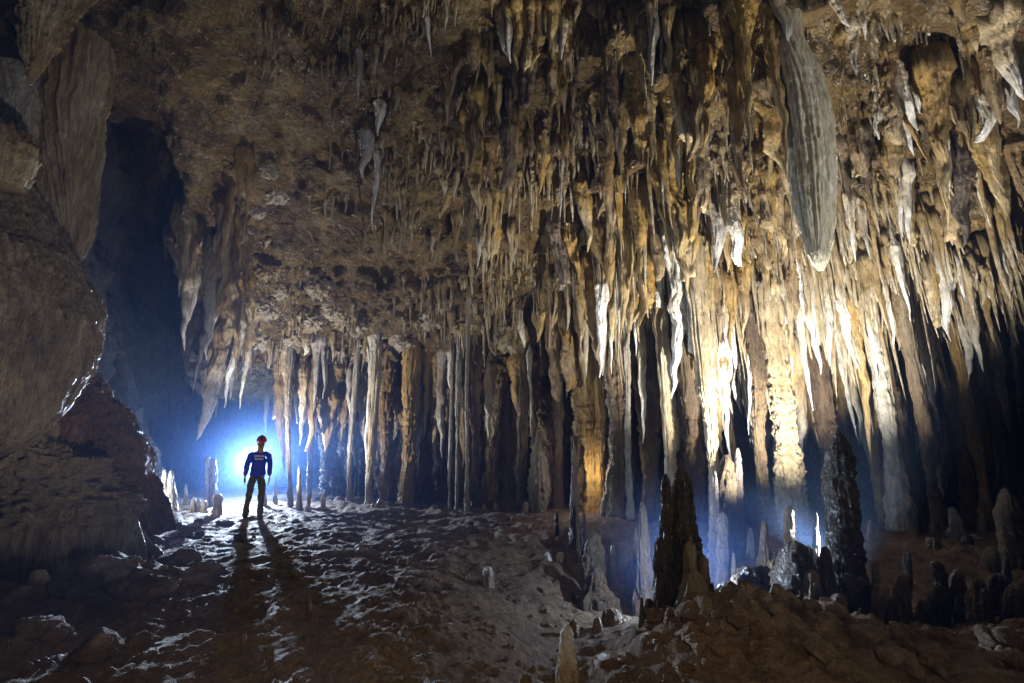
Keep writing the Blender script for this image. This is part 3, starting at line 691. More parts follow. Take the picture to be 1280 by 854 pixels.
# ------------------------------------------------------------------ columns
def column(px0, py0, px1, py1, w0, w1, depth, mat, label, name='stone_column', waist=.75, **k):
    waist = random.uniform(.5, .85)
    mid_ = random.uniform(-.25, .25) * w0
    rows = [(py0, px0 - w0 / 2, px0 + w0 / 2)]
    for f, ww in ((.25, .5 * (w0 + w0 * waist)), (.5, .5 * (w0 + w1) * waist), (.75, .5 * (w1 + w1 * waist)), (.9, w1), (.96, w1 * 1.25), (1, w1 * 1.8)):
        x = px0 + (px1 - px0) * f + mid_ * math.sin(f * 5)
        rows.append((py0 + (py1 - py0) * f, x - ww / 2, x + ww / 2))
    kw = dict(seg=64, n=170, ry=.9, flute=.4, kf=2.8, bump=.14, zf=.6, wv=.24, ribs=.2, nr=11); kw.update(k)
    o = body(name, depth, rows, mat, to_floor=True, to_roof=True, **kw)
    return tag(o, label, 'column', 'columns between floor and roof', kind='thing')
COLS = [
 (360, 480, 362, 640, 8, 6, 13.4, 'grey', 'slender pale column right of the caver, in the blue glow'),
 (386, 490, 388, 642, 8, 6, 14.5, 'bark', 'thin grey column second to the right of the caver'),
 (410, 490, 416, 640, 34, 36, 15.2, 'bark', 'wide brown column at the right border of the blue glow'),
 (438, 560, 436, 642, 6, 8, 13.8, 'grey', 'thin knobbly column with bluish rim left of the cream drapery'),
 (463, 575, 460, 644, 9, 14, 13.5, 'cream', 'short bright column under the cream drapery'),
 (482, 485, 486, 650, 22, 26, 14.4, 'rust', 'dark brown column right of the cream drapery'),
 (512, 490, 507, 655, 18, 18, 13.8, 'ochre', 'rust-streaked column standing midway along the rear row'),
 (532, 490, 530, 655, 16, 24, 14.6, 'bark', 'rough mauve column behind the rust-streaked column'),
 (552, 490, 550, 655, 18, 20, 15, 'rust', 'brown column left of the two white threads'),
 (574, 450, 570, 656, 7, 4, 13.0, 'grey', 'thread-thin white column below the white carrot stalactite'),
 (563, 560, 561, 640, 4, 3, 13.2, 'grey', 'shorter thread-thin column beside the longer white thread'),
 (588, 490, 592, 664, 22, 22, 13.2, 'bark', 'grey bark-like column right of the two white threads'),
 (583, 500, 584, 668, 4, 7, 12.4, 'grey', 'beaded thin column against the bark-like column'),
 (612, 500, 613, 664, 24, 26, 14.6, 'rust', 'dark column between bark-like column and orange column'),
 (632, 500, 634, 664, 16, 22, 14.8, 'bark', 'dark brown column behind the orange stalactite'),
 (653, 560, 651, 668, 12, 14, 12.9, 'bark', 'slim column below the orange stalactite'),
 (696, 500, 698, 668, 14, 18, 13, 'bark', 'brown column right of the white tiered stalagmite'),
 (718, 545, 719, 700, 8, 13, 10.2, 'dark', 'dark beaded column with a bright rim before the ochre niche'),
 (738, 500, 742, 680, 24, 24, 11.8, 'ochre', 'ochre column inside the orange niche'),
 (752, 520, 750, 640, 16, 16, 11.6, 'orange', 'orange short column glowing in the niche'),
 (770, 470, 768, 690, 26, 32, 11, 'bark', 'stout scaly column right of the ochre niche'),
 (784, 470, 788, 690, 8, 10, 10.8, 'grey', 'thin pale column touching the stout scaly column'),
 (812, 520, 815, 690, 26, 30, 11.2, 'bark', 'brown column left behind the black stalagmite'),
 (838, 560, 842, 700, 14, 18, 10.2, 'cream', 'cream column just left behind the black stalagmite'),
 (864, 520, 868, 700, 26, 30, 10.6, 'bark', 'brown column hidden behind the black stalagmite'),
 (882, 480, 902, 700, 20, 20, 9.2, 'cream', 'leaning white-flanked column right of the black stalagmite'),
 (948, 480, 962, 720, 18, 26, 9.8, 'bark', 'rough purple-grey column left of the terraced column'),
 (972, 470, 996, 720, 26, 46, 9.8, 'cream', 'terraced cream column with tiers of hanging scales'),
 (920, 520, 930, 710, 14, 16, 11, 'bark', 'dim column in the gap left of the purple-grey column'),
 (1086, 400, 1138, 700, 20, 30, 9.6, 'white', 'long white column leaning across the right-hand hall'),
 (1105, 440, 1160, 700, 14, 20, 9.6, 'bark', 'brown column just behind the long white column'),
 (1158, 540, 1182, 700, 14, 28, 8.8, 'bark', 'rough mauve column right of the long white column'),
 (1090, 520, 1108, 690, 12, 14, 10.2, 'ochre', 'ochre column left behind the long white column'),
 (1030, 520, 1036, 700, 22, 26, 10.5, 'bark', 'brown column behind the tall dark stalagmite'),
 (1200, 540, 1216, 690, 14, 22, 10, 'ochre', 'ochre column behind the pale frilled stalagmite'),
 (1222, 560, 1238, 690, 12, 20, 9.5, 'ochre', 'tapering orange column near the right wall'),
 (1252, 500, 1275, 690, 20, 26, 10.5, 'bark', 'dark brown column nearest the right wall'),
]
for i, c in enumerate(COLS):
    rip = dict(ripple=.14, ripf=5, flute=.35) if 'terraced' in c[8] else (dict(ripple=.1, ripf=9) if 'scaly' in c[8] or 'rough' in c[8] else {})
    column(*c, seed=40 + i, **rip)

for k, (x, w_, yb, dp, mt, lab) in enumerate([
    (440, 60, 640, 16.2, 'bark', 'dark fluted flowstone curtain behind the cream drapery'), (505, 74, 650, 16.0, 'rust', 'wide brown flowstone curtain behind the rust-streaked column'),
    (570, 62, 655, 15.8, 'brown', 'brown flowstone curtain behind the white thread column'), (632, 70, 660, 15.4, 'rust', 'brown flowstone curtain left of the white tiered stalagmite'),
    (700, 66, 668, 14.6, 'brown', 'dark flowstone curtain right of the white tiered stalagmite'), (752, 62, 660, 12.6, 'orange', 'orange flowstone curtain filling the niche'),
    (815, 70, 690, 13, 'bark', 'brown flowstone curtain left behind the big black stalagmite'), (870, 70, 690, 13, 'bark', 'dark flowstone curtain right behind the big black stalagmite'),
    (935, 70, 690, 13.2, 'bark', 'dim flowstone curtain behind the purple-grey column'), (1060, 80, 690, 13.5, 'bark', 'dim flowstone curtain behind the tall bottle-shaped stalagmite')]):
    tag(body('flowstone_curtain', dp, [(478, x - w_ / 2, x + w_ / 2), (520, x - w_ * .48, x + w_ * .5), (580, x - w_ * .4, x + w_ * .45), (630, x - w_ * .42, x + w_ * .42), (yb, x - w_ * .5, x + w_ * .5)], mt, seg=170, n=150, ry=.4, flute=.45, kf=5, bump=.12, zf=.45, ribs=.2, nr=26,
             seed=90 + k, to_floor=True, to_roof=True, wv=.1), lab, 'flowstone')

# ------------------------------------------------------------------ stalagmites
def mite(px, ytop, ybase, w, mat, label, depth=None, lean=0, shape='round', group='stalagmites on the cave floor', **k):
    if depth is None:
        h = hit_floor(px, ybase)
        depth = h.y if h else 8
    H = ybase - ytop
    if shape == 'round': rws = [(0, .05), (.012, .24), (.035, .42), (.1, .64), (.25, .8), (.5, .95), (.8, 1.05), (1, 1.25)]
    elif shape == 'cone': rws = [(0, .06), (.012, .2), (.05, .34), (.2, .5), (.45, .7), (.75, .95), (.93, 1.2), (1, 1.6)]
    elif shape == 'post': rws = [(0, .05), (.012, .36), (.03, .58), (.08, .84), (.3, .95), (.6, .9), (.9, 1), (1, 1.3)]
    rows = [(ytop + f * H, px + lean * (1 - f) - ww * w / 2, px + lean * (1 - f) + ww * w / 2) for f, ww in rws]
    kw = dict(seg=52, n=90, ry=.9, flute=.38, kf=2.2, bump=.2, zf=1.1, wv=.16, seed=int(px * 3 + ytop)); kw.update(k)
    o = body('stalagmite', depth, rows, mat, to_floor=True, tipdir=-1, **{**dict(ripple=.07, ripf=16), **kw})
    return tag(o, label, 'stalagmite', group)
# the black one on the mound and its companions
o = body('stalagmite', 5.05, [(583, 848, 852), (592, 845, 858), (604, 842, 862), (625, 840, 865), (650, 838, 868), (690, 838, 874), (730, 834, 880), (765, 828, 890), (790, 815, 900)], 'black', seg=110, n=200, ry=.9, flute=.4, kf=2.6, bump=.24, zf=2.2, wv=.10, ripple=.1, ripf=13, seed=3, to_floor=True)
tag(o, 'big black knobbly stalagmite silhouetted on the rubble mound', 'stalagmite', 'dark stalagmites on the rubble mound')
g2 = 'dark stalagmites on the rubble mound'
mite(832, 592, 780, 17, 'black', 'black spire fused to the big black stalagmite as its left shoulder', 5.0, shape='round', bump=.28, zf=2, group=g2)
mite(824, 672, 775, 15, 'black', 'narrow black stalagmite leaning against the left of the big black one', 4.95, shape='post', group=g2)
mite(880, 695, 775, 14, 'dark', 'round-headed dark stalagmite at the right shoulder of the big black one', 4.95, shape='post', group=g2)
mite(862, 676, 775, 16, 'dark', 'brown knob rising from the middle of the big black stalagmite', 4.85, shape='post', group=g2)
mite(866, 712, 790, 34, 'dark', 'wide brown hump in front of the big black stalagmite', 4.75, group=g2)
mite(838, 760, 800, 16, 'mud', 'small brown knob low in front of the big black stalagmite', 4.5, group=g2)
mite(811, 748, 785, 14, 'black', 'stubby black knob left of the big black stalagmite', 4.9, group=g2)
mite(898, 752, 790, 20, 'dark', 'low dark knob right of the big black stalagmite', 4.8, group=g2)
# hollow between
g3 = 'stalagmites in and around the hollow'
mite(709, 781, 870, 24, 'cream', 'pale foreground stalagmite standing at the bottom edge', 3.75, shape='round', group=g3)
mite(657, 842, 875, 20, 'mud', 'round pale stub cut by the bottom edge', 3.5, group=g3)
mite(305, 792, 815, 6, 'mauve', 'small lone pale stalagmite in the caver\'s shadow', shape='post', group=g3)
mite(718, 555, 735, 14, 'dark', 'tall thin black stalagmite with a glittering rim', 9, shape='cone', flute=.35, bump=.2, zf=3, group=g3)
mite(806, 628, 752, 20, 'bark', 'tall brown stalagmite with bright left rim before the glow', 7.4, shape='cone', lean=-3, group=g3)
mite(742, 665, 748, 26, 'bark', 'broad grey stalagmite left of the tall brown one', 8, group=g3)
mite(745, 708, 745, 32, 'bark', 'squat conical stalagmite at the edge of the hollow', 7.4, shape='cone', group=g3)
mite(766, 680, 738, 11, 'grey', 'slim grey stalagmite with a white tip in the hollow', 8.2, shape='cone', group=g3)
mite(777, 683, 735, 9, 'grey', 'second slim grey stalagmite behind the hollow', 8.5, shape='post', group=g3)
mite(788, 700, 750, 12, 'mauve', 'dim short stalagmite left of the glow', 7.8, group=g3)
mite(757, 695, 740, 14, 'mauve', 'mauve stalagmite between squat cone and slim grey ones', 8.3, shape='cone', group=g3)
mite(684, 690, 722, 18, 'white', 'white dripping stub on the slope left of the hollow', 8.6, shape='cone', flute=.5, group=g3)
mite(700, 690, 712, 9, 'white', 'smaller white stub right of the white dripping one', 8.6, shape='post', group=g3)
mite(610, 708, 732, 12, 'grey', 'lone bluish knob on the mud slope', shape='round', group=g3)
mite(717, 775, 800, 13, 'mud', 'dark knob in the shadowed hollow, left', 5.6, group=g3)
mite(747, 772, 805, 13, 'mud', 'dark knob in the shadowed hollow, right', 5.6, group=g3)
mite(765, 760, 790, 24, 'mud', 'broad dark knob beside the hollow', 5.9, group=g3)
mite(775, 818, 850, 12, 'mud', 'small dark knob at the left foot of the rubble mound', 4.3, group=g3)
# white ones behind the glow
g4 = 'stalagmites behind the lamp glow'
mite(908, 568, 700, 26, 'flow', 'thick tan stalagmite right of the glow', 9, shape='round', flute=.3, group=g4)
mite(922, 560, 700, 18, 'mauve', 'pale stalagmite right behind the thick tan one', 9.2, shape='cone', flute=.3, group=g4)
mite(893, 588, 745, 18, 'mauve', 'grey stalagmite in the glow, left of the thick tan one', 7.9, shape='cone', group=g4)
mite(903, 640, 745, 14, 'mauve', 'slim white-rimmed stalagmite standing in the blue glow', 7.6, shape='post', group=g4)
mite(938, 660, 720, 12, 'grey', 'small grey stalagmite at the right border of the glow', 8.6, shape='cone', group=g4)
mite(843, 665, 700, 7, 'white', 'tiny white stalagmite left of the black one', 9, shape='post', group=g4)
# right side, dark silhouettes
g5 = 'dark stalagmites on the right'
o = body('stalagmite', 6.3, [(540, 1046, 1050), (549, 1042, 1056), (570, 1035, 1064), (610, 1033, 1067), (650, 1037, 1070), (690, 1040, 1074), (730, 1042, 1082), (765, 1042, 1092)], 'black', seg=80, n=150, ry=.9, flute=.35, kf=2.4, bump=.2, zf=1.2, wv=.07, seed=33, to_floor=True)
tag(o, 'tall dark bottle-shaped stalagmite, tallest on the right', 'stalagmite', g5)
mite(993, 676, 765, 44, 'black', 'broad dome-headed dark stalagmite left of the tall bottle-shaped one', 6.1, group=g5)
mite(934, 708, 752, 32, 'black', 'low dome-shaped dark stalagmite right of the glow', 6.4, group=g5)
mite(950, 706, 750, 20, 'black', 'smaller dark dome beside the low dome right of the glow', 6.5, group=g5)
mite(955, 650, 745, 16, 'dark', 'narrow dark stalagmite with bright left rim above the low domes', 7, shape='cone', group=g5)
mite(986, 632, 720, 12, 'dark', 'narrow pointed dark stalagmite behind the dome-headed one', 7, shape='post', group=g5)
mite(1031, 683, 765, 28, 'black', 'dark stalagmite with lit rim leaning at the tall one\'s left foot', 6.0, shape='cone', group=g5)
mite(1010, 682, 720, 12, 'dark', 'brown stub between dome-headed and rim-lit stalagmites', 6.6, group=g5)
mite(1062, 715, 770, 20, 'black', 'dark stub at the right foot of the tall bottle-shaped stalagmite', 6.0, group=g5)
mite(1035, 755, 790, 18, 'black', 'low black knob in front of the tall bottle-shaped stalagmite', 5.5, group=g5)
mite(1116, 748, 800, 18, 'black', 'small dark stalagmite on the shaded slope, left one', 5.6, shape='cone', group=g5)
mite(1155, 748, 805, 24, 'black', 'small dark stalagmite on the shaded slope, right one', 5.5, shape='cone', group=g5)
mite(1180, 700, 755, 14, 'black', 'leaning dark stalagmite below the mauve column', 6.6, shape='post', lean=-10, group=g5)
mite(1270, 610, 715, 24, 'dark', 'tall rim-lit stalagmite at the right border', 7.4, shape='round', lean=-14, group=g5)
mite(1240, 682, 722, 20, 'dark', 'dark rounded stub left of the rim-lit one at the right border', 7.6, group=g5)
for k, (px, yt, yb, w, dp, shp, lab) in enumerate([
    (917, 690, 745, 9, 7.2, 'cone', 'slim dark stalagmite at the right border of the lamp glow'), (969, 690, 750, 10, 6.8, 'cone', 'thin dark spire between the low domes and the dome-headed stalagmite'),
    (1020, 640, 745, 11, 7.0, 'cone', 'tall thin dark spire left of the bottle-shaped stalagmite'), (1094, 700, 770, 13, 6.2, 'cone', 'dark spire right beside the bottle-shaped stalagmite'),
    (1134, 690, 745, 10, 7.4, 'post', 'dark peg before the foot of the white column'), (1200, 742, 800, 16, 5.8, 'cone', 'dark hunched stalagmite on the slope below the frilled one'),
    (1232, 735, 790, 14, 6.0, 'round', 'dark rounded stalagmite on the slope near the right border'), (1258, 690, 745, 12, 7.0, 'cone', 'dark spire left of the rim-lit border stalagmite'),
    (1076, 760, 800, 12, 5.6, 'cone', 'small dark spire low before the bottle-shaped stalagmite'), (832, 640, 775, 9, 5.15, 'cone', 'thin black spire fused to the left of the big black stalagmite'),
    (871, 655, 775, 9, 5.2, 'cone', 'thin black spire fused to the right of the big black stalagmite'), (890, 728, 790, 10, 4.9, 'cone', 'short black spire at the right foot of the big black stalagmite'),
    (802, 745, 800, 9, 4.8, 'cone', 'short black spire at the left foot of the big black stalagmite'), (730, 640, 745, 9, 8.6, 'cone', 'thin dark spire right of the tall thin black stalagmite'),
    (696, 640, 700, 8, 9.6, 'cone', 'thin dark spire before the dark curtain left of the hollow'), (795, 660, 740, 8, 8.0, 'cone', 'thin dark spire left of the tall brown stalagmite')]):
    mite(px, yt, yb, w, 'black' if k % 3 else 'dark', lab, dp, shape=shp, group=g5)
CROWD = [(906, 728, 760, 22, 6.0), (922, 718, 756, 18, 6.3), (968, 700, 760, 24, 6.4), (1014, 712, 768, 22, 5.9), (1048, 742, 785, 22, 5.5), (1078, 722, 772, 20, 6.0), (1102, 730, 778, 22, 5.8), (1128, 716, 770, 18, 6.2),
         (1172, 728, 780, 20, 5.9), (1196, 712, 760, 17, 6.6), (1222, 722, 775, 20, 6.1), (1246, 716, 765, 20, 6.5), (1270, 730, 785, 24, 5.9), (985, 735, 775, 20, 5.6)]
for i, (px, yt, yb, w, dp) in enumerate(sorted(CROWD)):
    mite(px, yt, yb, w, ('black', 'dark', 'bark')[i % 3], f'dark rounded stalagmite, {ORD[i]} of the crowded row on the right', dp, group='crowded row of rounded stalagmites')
g6 = 'pale stalagmites on the right ledge'
mite(1190, 634, 700, 28, 'white', 'white frilled stalagmite under the cream bulb stalactite', 8.7, shape='cone', flute=.5, group=g6)
mite(1166, 672, 702, 14, 'dark', 'short dark stalagmite with white rim left of the frilled one', 8.3, shape='post', group=g6)
mite(1208, 668, 705, 16, 'black', 'black stub right before the white frilled stalagmite', 8.2, group=g6)
mite(1218, 668, 702, 22, 'cream', 'pale brown stalagmite right of the white frilled one', 8.8, group=g6)
mite(1244, 670, 705, 20, 'mauve', 'dim rounded stalagmite further right on the ledge', 8.8, group=g6)
mite(1110, 686, 704, 12, 'white', 'tiny white stalagmite pair member at the foot of the white column', 8.6, group=g6)
mite(1228, 640, 700, 14, 'ochre', 'ochre cone-shaped stalagmite at the back of the ledge', 9.4, shape='cone', group=g6)
mite(1088, 650, 705, 14, 'dark', 'dim stalagmite left of the long white column', 8.8, shape='cone', group=g6)
mite(1075, 680, 715, 12, 'dark', 'small dim stalagmite right of the tall bottle-shaped one', 8.2, group=g6)
# rear rows
g7 = 'stalagmites along the rear row'
o = body('stalagmite', 12.2, [(540, 671, 673), (556, 668, 677), (570, 665, 681), (580, 664, 684), (592, 663, 685), (605, 661, 686), (625, 663, 685), (645, 667, 681), (662, 668, 682)], 'grey', seg=70, n=130, ry=.9, flute=.3, kf=3, bump=.08, zf=.3, ripple=.2, ripf=3.2, ribs=.25, nr=14, seed=71, to_floor=True)
tag(o, 'white tiered stalagmite with a spire and hanging fringe', 'stalagmite', g7)
mite(657, 627, 662, 8, 'mauve', 'slim stalagmite left of the white tiered one', 12, shape='post', group=g7)
for k, (px, yt, w, lab) in enumerate([(476, 624, 20, 'leaning brown stalagmite right of the cream drapery column'), (466, 628, 9, 'small orange stalagmite next to the leaning brown one'),
      (548, 642, 7, 'little spiky stalagmite left of the white threads'), (605, 630, 12, 'brown stalagmite right of the bark-like column'), (620, 628, 14, 'second brown stalagmite right of the bark-like column'), (626, 640, 14, 'third brown stalagmite right of the bark-like column')]):
    mite(px, yt, 655, w, 'brown' if k != 1 else 'ochre', lab, 12.6, shape='cone', group=g7)
g8 = 'stalagmites in the blue glow around the caver'
for px, yt, yb, w, mat, lab, shp, dp in [
    (206, 587, 637, 12, 'cream', 'left half of the pale twin stalagmite left of the caver', 'cone', 11.5), (214, 588, 637, 11, 'cream', 'right half of the pale twin stalagmite left of the caver', 'cone', 11.4),
    (266, 572, 632, 9, 'grey', 'tall thin stalagmite left of the caver, in the glow', 'post', 13.2), (260, 570, 632, 8, 'grey', 'faint thin stalagmite left of the tall thin one in the glow', 'post', 13.8),
    (272, 617, 645, 11, 'cream', 'knob-headed little stalagmite just left of the caver', 'post', 11.2), (242, 622, 642, 10, 'cream', 'small stub between twin stalagmite and knob-headed one', 'cone', 11.4),
    (255, 626, 640, 7, 'cream', 'tiny stub left of the knob-headed stalagmite', 'post', 11.8), (249, 625, 640, 5, 'grey', 'tiniest stub left of the knob-headed stalagmite', 'post', 12),
    (374, 583, 640, 7, 'cream', 'thin beaded stalagmite right of the caver', 'cone', 12.6), (404, 618, 643, 6, 'cream', 'short white stalagmite right of the thin beaded one', 'post', 12.4), (386, 617, 641, 5, 'cream', 'short thin stalagmite right beside the beaded one', 'post', 12.8),
    (385, 630, 644, 8, 'cream', 'low stub at the foot of the thin beaded stalagmite', 'cone', 12.2), (344, 600, 638, 6, 'grey', 'faint stalagmite right behind the caver', 'cone', 13.6), (330, 605, 638, 7, 'grey', 'faint stalagmite behind the caver\'s right arm', 'cone', 13.4), (232, 606, 636, 5, 'grey', 'faint thin stalagmite right of the pale twin', 'cone', 13)]:
    mite(px, yt, yb, w, mat, lab, dp, shape=shp, group=g8)
g9 = 'knobs on the left foreground'
mite(56, 682, 712, 19, 'mauve', 'smooth egg-shaped pale knob on the left foreground rocks', bump=.06, flute=.1, group=g9)
mite(76, 682, 712, 15, 'mauve', 'grey stone knob right beside the egg-shaped pale one', group=g9)
mite(49, 712, 736, 21, 'cream', 'lowest rounded pale knob on the left foreground rocks', bump=.06, flute=.1, group=g9)
mite(386, 745, 768, 7, 'mud', 'small brown stub right of the caver\'s shadow', group=g9)

# ------------------------------------------------------------------ stones
def stone(p, r, seed, mat, label, group, flat=.75):
    bm = bmesh.new(); bmesh.ops.create_icosphere(bm, subdivisions=4, radius=1)
    v = np.array([x.co[:] for x in bm.verts])
    rs = np.random.RandomState(seed)
    pn = rs.normal(size=(13, 3)); pn /= np.linalg.norm(pn, axis=1)[:, None]
    ph_ = rs.uniform(.55, .95, 13)
    dt = v @ pn.T
    rad = np.where(dt > .05, ph_ / np.maximum(dt, .05), 9).min(axis=1)
    dsp = np.minimum(rad, 1.1) * (1 + .16 * fbm(v * 1.6 + seed * 3.1, 3) + .10 * (ridged(v * 3.1 + seed, 3) - .5))
    sc = np.array([r * random.uniform(.8, 1.3), r * random.uniform(.8, 1.2), r * flat])
    v = v * dsp[:, None] * sc
    for x, c in zip(bm.verts, v): x.co = c
    me = bpy.data.meshes.new('boulder'); bm.to_mesh(me); bm.free()
    me.polygons.foreach_set('use_smooth', np.full(len(me.polygons), True))
    o = link('boulder', me, M[mat], loc=p); o.rotation_euler.z = random.uniform(0, 6)
    return tag(o, label, 'boulder', group)
def stones(pts, wmin, wmax, mat, phrase, group, sink=.25):
    for i, (px, py) in enumerate(sorted(pts)):
        h = hit_floor(px, py)
        if h is None: continue
        _, _, wd = pix(h); r = random.uniform(wmin, wmax) / 2 / F * wd
        stone((h.x, h.y, h.z + r * sink), r, i + int(px), mat, f'{"brown rough" if i % 2 else "dark angular"} boulder, {ORD[i]} of {phrase}', group)
rp = lambda n, x0, x1, y0, y1: [(random.uniform(x0, x1), random.uniform(y0, y1)) for _ in range(n)]
stones(rp(16, 765, 990, 772, 800), 12, 26, 'mud', 'those along the crest of the rubble mound', 'rubble boulders')
stones(rp(18, 740, 1010, 800, 838), 12, 28, 'mud', 'those on the front of the rubble mound', 'rubble boulders')
stones(rp(16, 1010, 1275, 790, 850), 18, 46, 'floor', 'those in the dark bottom right corner', 'rubble boulders')
stones(rp(10, 930, 1070, 745, 775), 14, 28, 'floor', 'those around the dome-shaped dark stalagmites', 'rubble boulders')
stones(rp(14, 5, 260, 700, 840), 26, 70, 'floor', 'those on the left foreground', 'floor boulders', -.1)
stones(rp(14, 110, 300, 640, 690), 8, 20, 'floor', 'those scattered left of the caver', 'floor boulders', .0)
stones(rp(12, 340, 620, 660, 720), 8, 18, 'floor', 'those on the slope right of the caver', 'floor boulders', .0)
stones(rp(24, 380, 690, 725, 845), 6, 15, 'floor', 'the small ones on the bottom middle floor', 'floor boulders', .1)
stones(rp(20, 120, 300, 690, 770), 7, 18, 'floor', 'the small ones left of the leg shadows', 'floor boulders', .1)
stones(rp(20, 700, 990, 835, 856), 6, 14, 'mud', 'the small ones along the bottom edge', 'rubble boulders', .2)

for i, (px, py, w_) in enumerate([(335, 212, 34), (345, 240, 40), (322, 262, 30), (310, 290, 26), (352, 362, 34), (335, 385, 40), (398, 360, 36), (418, 385, 44), (440, 402, 46), (392, 402, 34), (372, 425, 40), (330, 425, 36), (415, 440, 40), (455, 440, 44), (500, 425, 40), (540, 400, 40), (585, 405, 50), (640, 420, 54), (600, 440, 46), (668, 452, 60), (330, 340, 26)]):
    h = hit_roof(px, py)
    _, _, wd = pix(h); r = w_ / 2 / F * wd
    bm = bmesh.new(); bmesh.ops.create_icosphere(bm, subdivisions=5, radius=1)
    v = np.array([x.co[:] for x in bm.verts])
    dsp = .75 + .5 * (ridged(v * 1.7 + i * 2.3, 4) - .4) + .35 * fbm(v * np.array([2.5, 2.5, 1.2]) + i, 4) + .25 * (ridged(v * 5 + i, 2) - .5)
    v = v * dsp[:, None] * np.array([r, r * .6, r * .95])
    for x, c_ in zip(bm.verts, v): x.co = c_
    me = bpy.data.meshes.new('calcite_crust'); bm.to_mesh(me); bm.free(); me.polygons.foreach_set('use_smooth', np.full(len(me.polygons), True))
    o = link('calcite_crust', me, M['crust' if i < 16 else 'gold'], loc=(h.x, h.y + r * .15, h.z + r * .1))
    where = 'above the cleft edge' if i < 4 else ('of the low brown roof' if i < 16 else 'of the stone lip')
    tag(o, f'craggy pale calcite crust, number {i + 1}', 'crust', 'calcite crusts on the left roof'); CRUST.append((where, px, o))
for wh in {c_[0] for c_ in CRUST}:
    for i, c_ in enumerate(sorted([c_ for c_ in CRUST if c_[0] == wh], key=lambda c_: c_[1])):
        c_[2]['label'] = f'craggy pale calcite crust, {ORD[i]} of those {wh}'

# small floor knobs past counting
V, Q, Tt = [], [], []; nv = 0
for k in range(900):
    px = random.uniform(0, 1280); py = random.uniform(645, 853)
    if 640 < px and random.random() < .35: continue
    h = hit_floor(px, py)
    if h is None: continue
    r = random.uniform(.012, .045); hh = random.uniform(.3, .9) * r
    t = np.linspace(0, 1, 7)
    v, q = rings(np.zeros(7), np.zeros(7), hh * (1 - t) - .03 * t, np.sqrt(np.clip(1 - (1 - t) ** 2, .02, 1)) * r, np.sqrt(np.clip(1 - (1 - t) ** 2, .02, 1)) * r, 8, .2, 2, .1, 2, seed=k)
    v = v + np.array(h); V.append(v); Q.append(q + nv); Tt.append(np.zeros(len(v))); nv += len(v)
kn = link('floor_gravel', mesh_np('floor_gravel', np.concatenate(V), np.concatenate(Q), np.concatenate(Tt)), M['floor'])
tag(kn, 'small wet knobs and gravel strewn over the cave floor', 'gravel', kind='stuff')

# ------------------------------------------------------------------ labels of the stalactites
SZ = [(0, 110, 'topmost'), (110, 215, 'upper'), (215, 310, 'middle'), (310, 410, 'lower'), (410, 480, 'low'), (480, 900, 'lowest')]
CX = [(-99, 300, 'by the dark cleft'), (300, 425, 'on the bare brown roof'), (425, 540, 'by the white carrot shapes'), (540, 660, 'above the stone lip'), (660, 780, 'above the ochre niche'),
      (780, 890, 'over the black stalagmite'), (890, 1040, 'by the big pale blade'), (1040, 1160, 'right of the big blade'), (1160, 1400, 'near the right wall')]
MATW = dict(ochre='ochre', orange='orange-stained', brown='brown', dark='dark', gold='golden', rust='rust-brown', cream='cream-tipped', white='white', grey='pale grey', mauve='mauve')
STW = dict(cone='tapering stalactite', carrot='carrot-shaped stalactite', drape='flat calcite drapery', straw='straw-thin stalactite', blade='blade-like stalactite', club='blunt stalactite', broken='broken-ended stalactite')
zones = {}
for it in ITEMS:
    r_ = next((n for a, b, n in SZ if a <= it['py'] < b), 'lowest'); c_ = next((n for a, b, n in CX if a <= it['px'] < b), CX[-1][2])
    it['fam'] = 'draperies' if it['style'] == 'drape' else 'stalactites'
    zones.setdefault((r_, c_, it['fam']), []).append(it)
for (r_, c_, fam), L_ in zones.items():
    L_.sort(key=lambda it: it['px'])
    for i, it in enumerate(L_):
        if it['label']: lab = it['label']
        else:
            lab = f'{MATW[it["mat"]]} {STW[it["style"]]}, {ORD[min(i, 29)]} of the {r_} ones {c_}'
            if len(lab.split()) > 16: lab = lab.replace(' from the left', ' from left')
            if len(lab.split()) > 16: lab = lab.replace(' of the ', ' of ', 1)
        tag(it['o'], lab, 'drapery' if fam == 'draperies' else 'stalactite', f'{fam} hanging from the roof')

# ------------------------------------------------------------------ the caver
MP = dict(skin=plain('skin', (.45, .28, .2), .5), shirt=plain('blue_shirt', (.025, .05, .5), .75, bump=.3), trousers=plain('grey_trousers', (.075, .07, .065), .8, bump=.4),
          glove=plain('black_glove', (.02, .02, .02), .6), boot=plain('muddy_boot', (.06, .04, .025), .6), helmet=plain('red_helmet', (.5, .02, .03), .3, .5, var=.1), strap=plain('black_strap', (.02, .02, .02), .6),
          hair=plain('brown_hair', (.16, .09, .05), .5), print=plain('white_print', (.8, .8, .8), .7, var=.02))
base = at(315, 650, 10.85)
base.z = ground_z(base.x, base.y) + .01
per = bpy.data.objects.new('person', None); C.objects.link(per); per.location = base
tag(per, 'person in blue shirt, grey trousers and red helmet standing with back turned before the glow', 'person')
per.rotation_euler.z = R(25)

